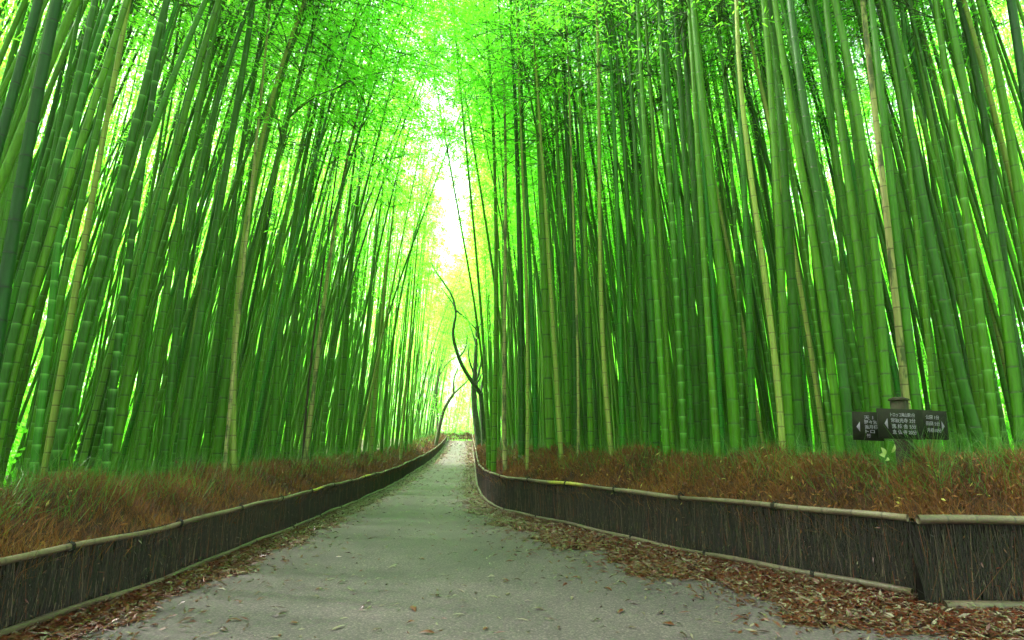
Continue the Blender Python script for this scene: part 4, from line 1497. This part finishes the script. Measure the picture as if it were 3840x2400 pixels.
# board partly behind, pointing the same way
lw = 100 * kx
board(-0.40, 0.03, zc - 0.022, lw, BH * 0.97, -0.32, [('天 1', -lw / 2 + 0.125, 0.085, 0.054, 0.10), ('野々宮', -lw / 2 + 0.125, 0.03, 0.052, 0.14), ('渡月橋', -lw / 2 + 0.13, -0.028, 0.052, 0.14),
                                                         ('トロ', -lw / 2 + 0.135, -0.082, 0.05, 0.10), ('竹', -lw / 2 + 0.145, -0.135, 0.05, 0.045)],
      (-lw / 2 + 0.04, -0.01, -0.06), 0.05)
# board pointing the other way
rw = 150 * kx
board(0.345, 0.035, zc - 0.004, rw, BH * 0.98, 0.10, [('公園 1分', rw / 2 - 0.285, 0.072, 0.054, 0.175), ('田園 5分', rw / 2 - 0.285, -0.005, 0.054, 0.18), ('月橋10分', rw / 2 - 0.28, -0.085, 0.054, 0.19)],
      (rw / 2 - 0.045, -0.01, 0.062), 0.05)

# broad-leaved sprig growing in front of the sign
sp = at(3322, 1740, 6.9)
spr = empty('sprig', sp)
tag(spr, 'small sprig with broad pale yellow-green leaves below the signpost', 'plant')
g = Geo()
g.add(*tube(np.array([[0, 0, -0.2], [0.01, 0, 0.05], [0.03, -0.01, 0.16], [0.06, 0, 0.24]]), [0.004, 0.004, 0.003, 0.002], 5, False))
link('stem', g.mesh('stem', M_TWIGGREEN), spr)
for (px, pyy, ln, wd, az, el) in ((3312, 1692, 0.10, 0.05, 2.4, 0.9), (3308, 1706, 0.07, 0.05, 2.9, 0.1), (3350, 1682, 0.10, 0.03, 0.4, 1.2), (3326, 1722, 0.06, 0.03, 2.0, -0.3)):
    p = at(px, pyy, 6.88) - sp
    d = np.array([math.cos(az) * math.cos(el), -0.15, math.sin(el)])
    d /= np.linalg.norm(d)
    t = np.linspace(0, 1, 6)
    wv = wd * np.sin(math.pi * t ** 0.8) * 0.5 + 0.001
    sd = np.cross(d, np.array([0, -1.0, 0.25]))
    sd /= np.linalg.norm(sd)
    c = p + d * ((t - 0.5) * ln)[:, None] + np.array([0, -0.02, 0]) * np.sin(math.pi * t)[:, None]
    V = np.stack([c + sd * wv[:, None], c + np.array([0, 0.006, 0]), c - sd * wv[:, None]], 1).reshape(-1, 3)
    i = (np.arange(5)[:, None] * 3 + np.arange(2)[None, :]).ravel()
    g = Geo()
    g.add(V, np.stack([i, i + 1, i + 4, i + 3], 1), 0, rnd=0.6)
    link('leaf', g.mesh('leaf', M_PALELEAF, smooth_=True), spr)

# ------------------------------------------------------------------ light
ELEV, AZ = math.radians(52), math.radians(-72)     # azimuth from +Y, clockwise positive
w = bpy.data.worlds.new('World')
S.world = w
w.use_nodes = True
nt = w.node_tree
sky = nt.nodes.new('ShaderNodeTexSky')
sky.sky_type = 'NISHITA'
sky.sun_disc = False
sky.sun_elevation = ELEV
sky.sun_rotation = AZ
sky.dust_density = 3.0
sky.air_density = 1.0
bg = nt.nodes['Background']
hs = nt.nodes.new('ShaderNodeHueSaturation')      # thin overcast: the blue is washed out
hs.inputs['Saturation'].default_value = 0.3
nt.links.new(sky.outputs[0], hs.inputs['Color'])
nt.links.new(hs.outputs[0], bg.inputs[0])
bg.inputs[1].default_value = 0.1
sun = bpy.data.lights.new('sun', 'SUN')
sun.energy = 3.7
sun.angle = math.radians(9)
sun.color = (1.0, 0.97, 0.92)
so = bpy.data.objects.new('sun', sun)
COL.objects.link(so)
d = Vector((math.sin(AZ) * math.cos(ELEV), math.cos(AZ) * math.cos(ELEV), math.sin(ELEV)))
so.rotation_euler = d.to_track_quat('Z', 'Y').to_euler()
so.location = (0, 30, 40)

# thin haze volume added for a soft glow under the canopy
HZ = 0.0005
if HZ:
    V, Fq = box((0, 55, 22.0), (150, 150, 50.0))
    V[:4, 2] = -1.5
    hm = bpy.data.materials.new('glow_haze')
    hm.use_nodes = True
    hm.node_tree.nodes.remove(hm.node_tree.nodes['Principled BSDF'])
    pv = hm.node_tree.nodes.new('ShaderNodeVolumePrincipled')
    pv.inputs['Color'].default_value = (0.86, 1.0, 0.80, 1)
    pv.inputs['Density'].default_value = HZ
    pv.inputs['Anisotropy'].default_value = 0.35
    hm.node_tree.links.new(pv.outputs[0], hm.node_tree.nodes['Material Output'].inputs['Volume'])
    ho = link('haze', mesh('haze', V, Fq, hm))
    tag(ho, 'pale haze added to the air of the grove for its glow', None, None, 'stuff')

S.view_settings.view_transform = 'Standard'
S.view_settings.look = 'None'
S.view_settings.gamma = 1
S.view_settings.exposure = 3.5
c = S.cycles
c.use_denoising = True
c.max_bounces = 14
c.diffuse_bounces = 12
c.glossy_bounces = 3
c.transmission_bounces = 10
c.transparent_max_bounces = 8
c.caustics_reflective = False
c.caustics_refractive = False
c.sample_clamp_indirect = 8
c.volume_bounces = 1
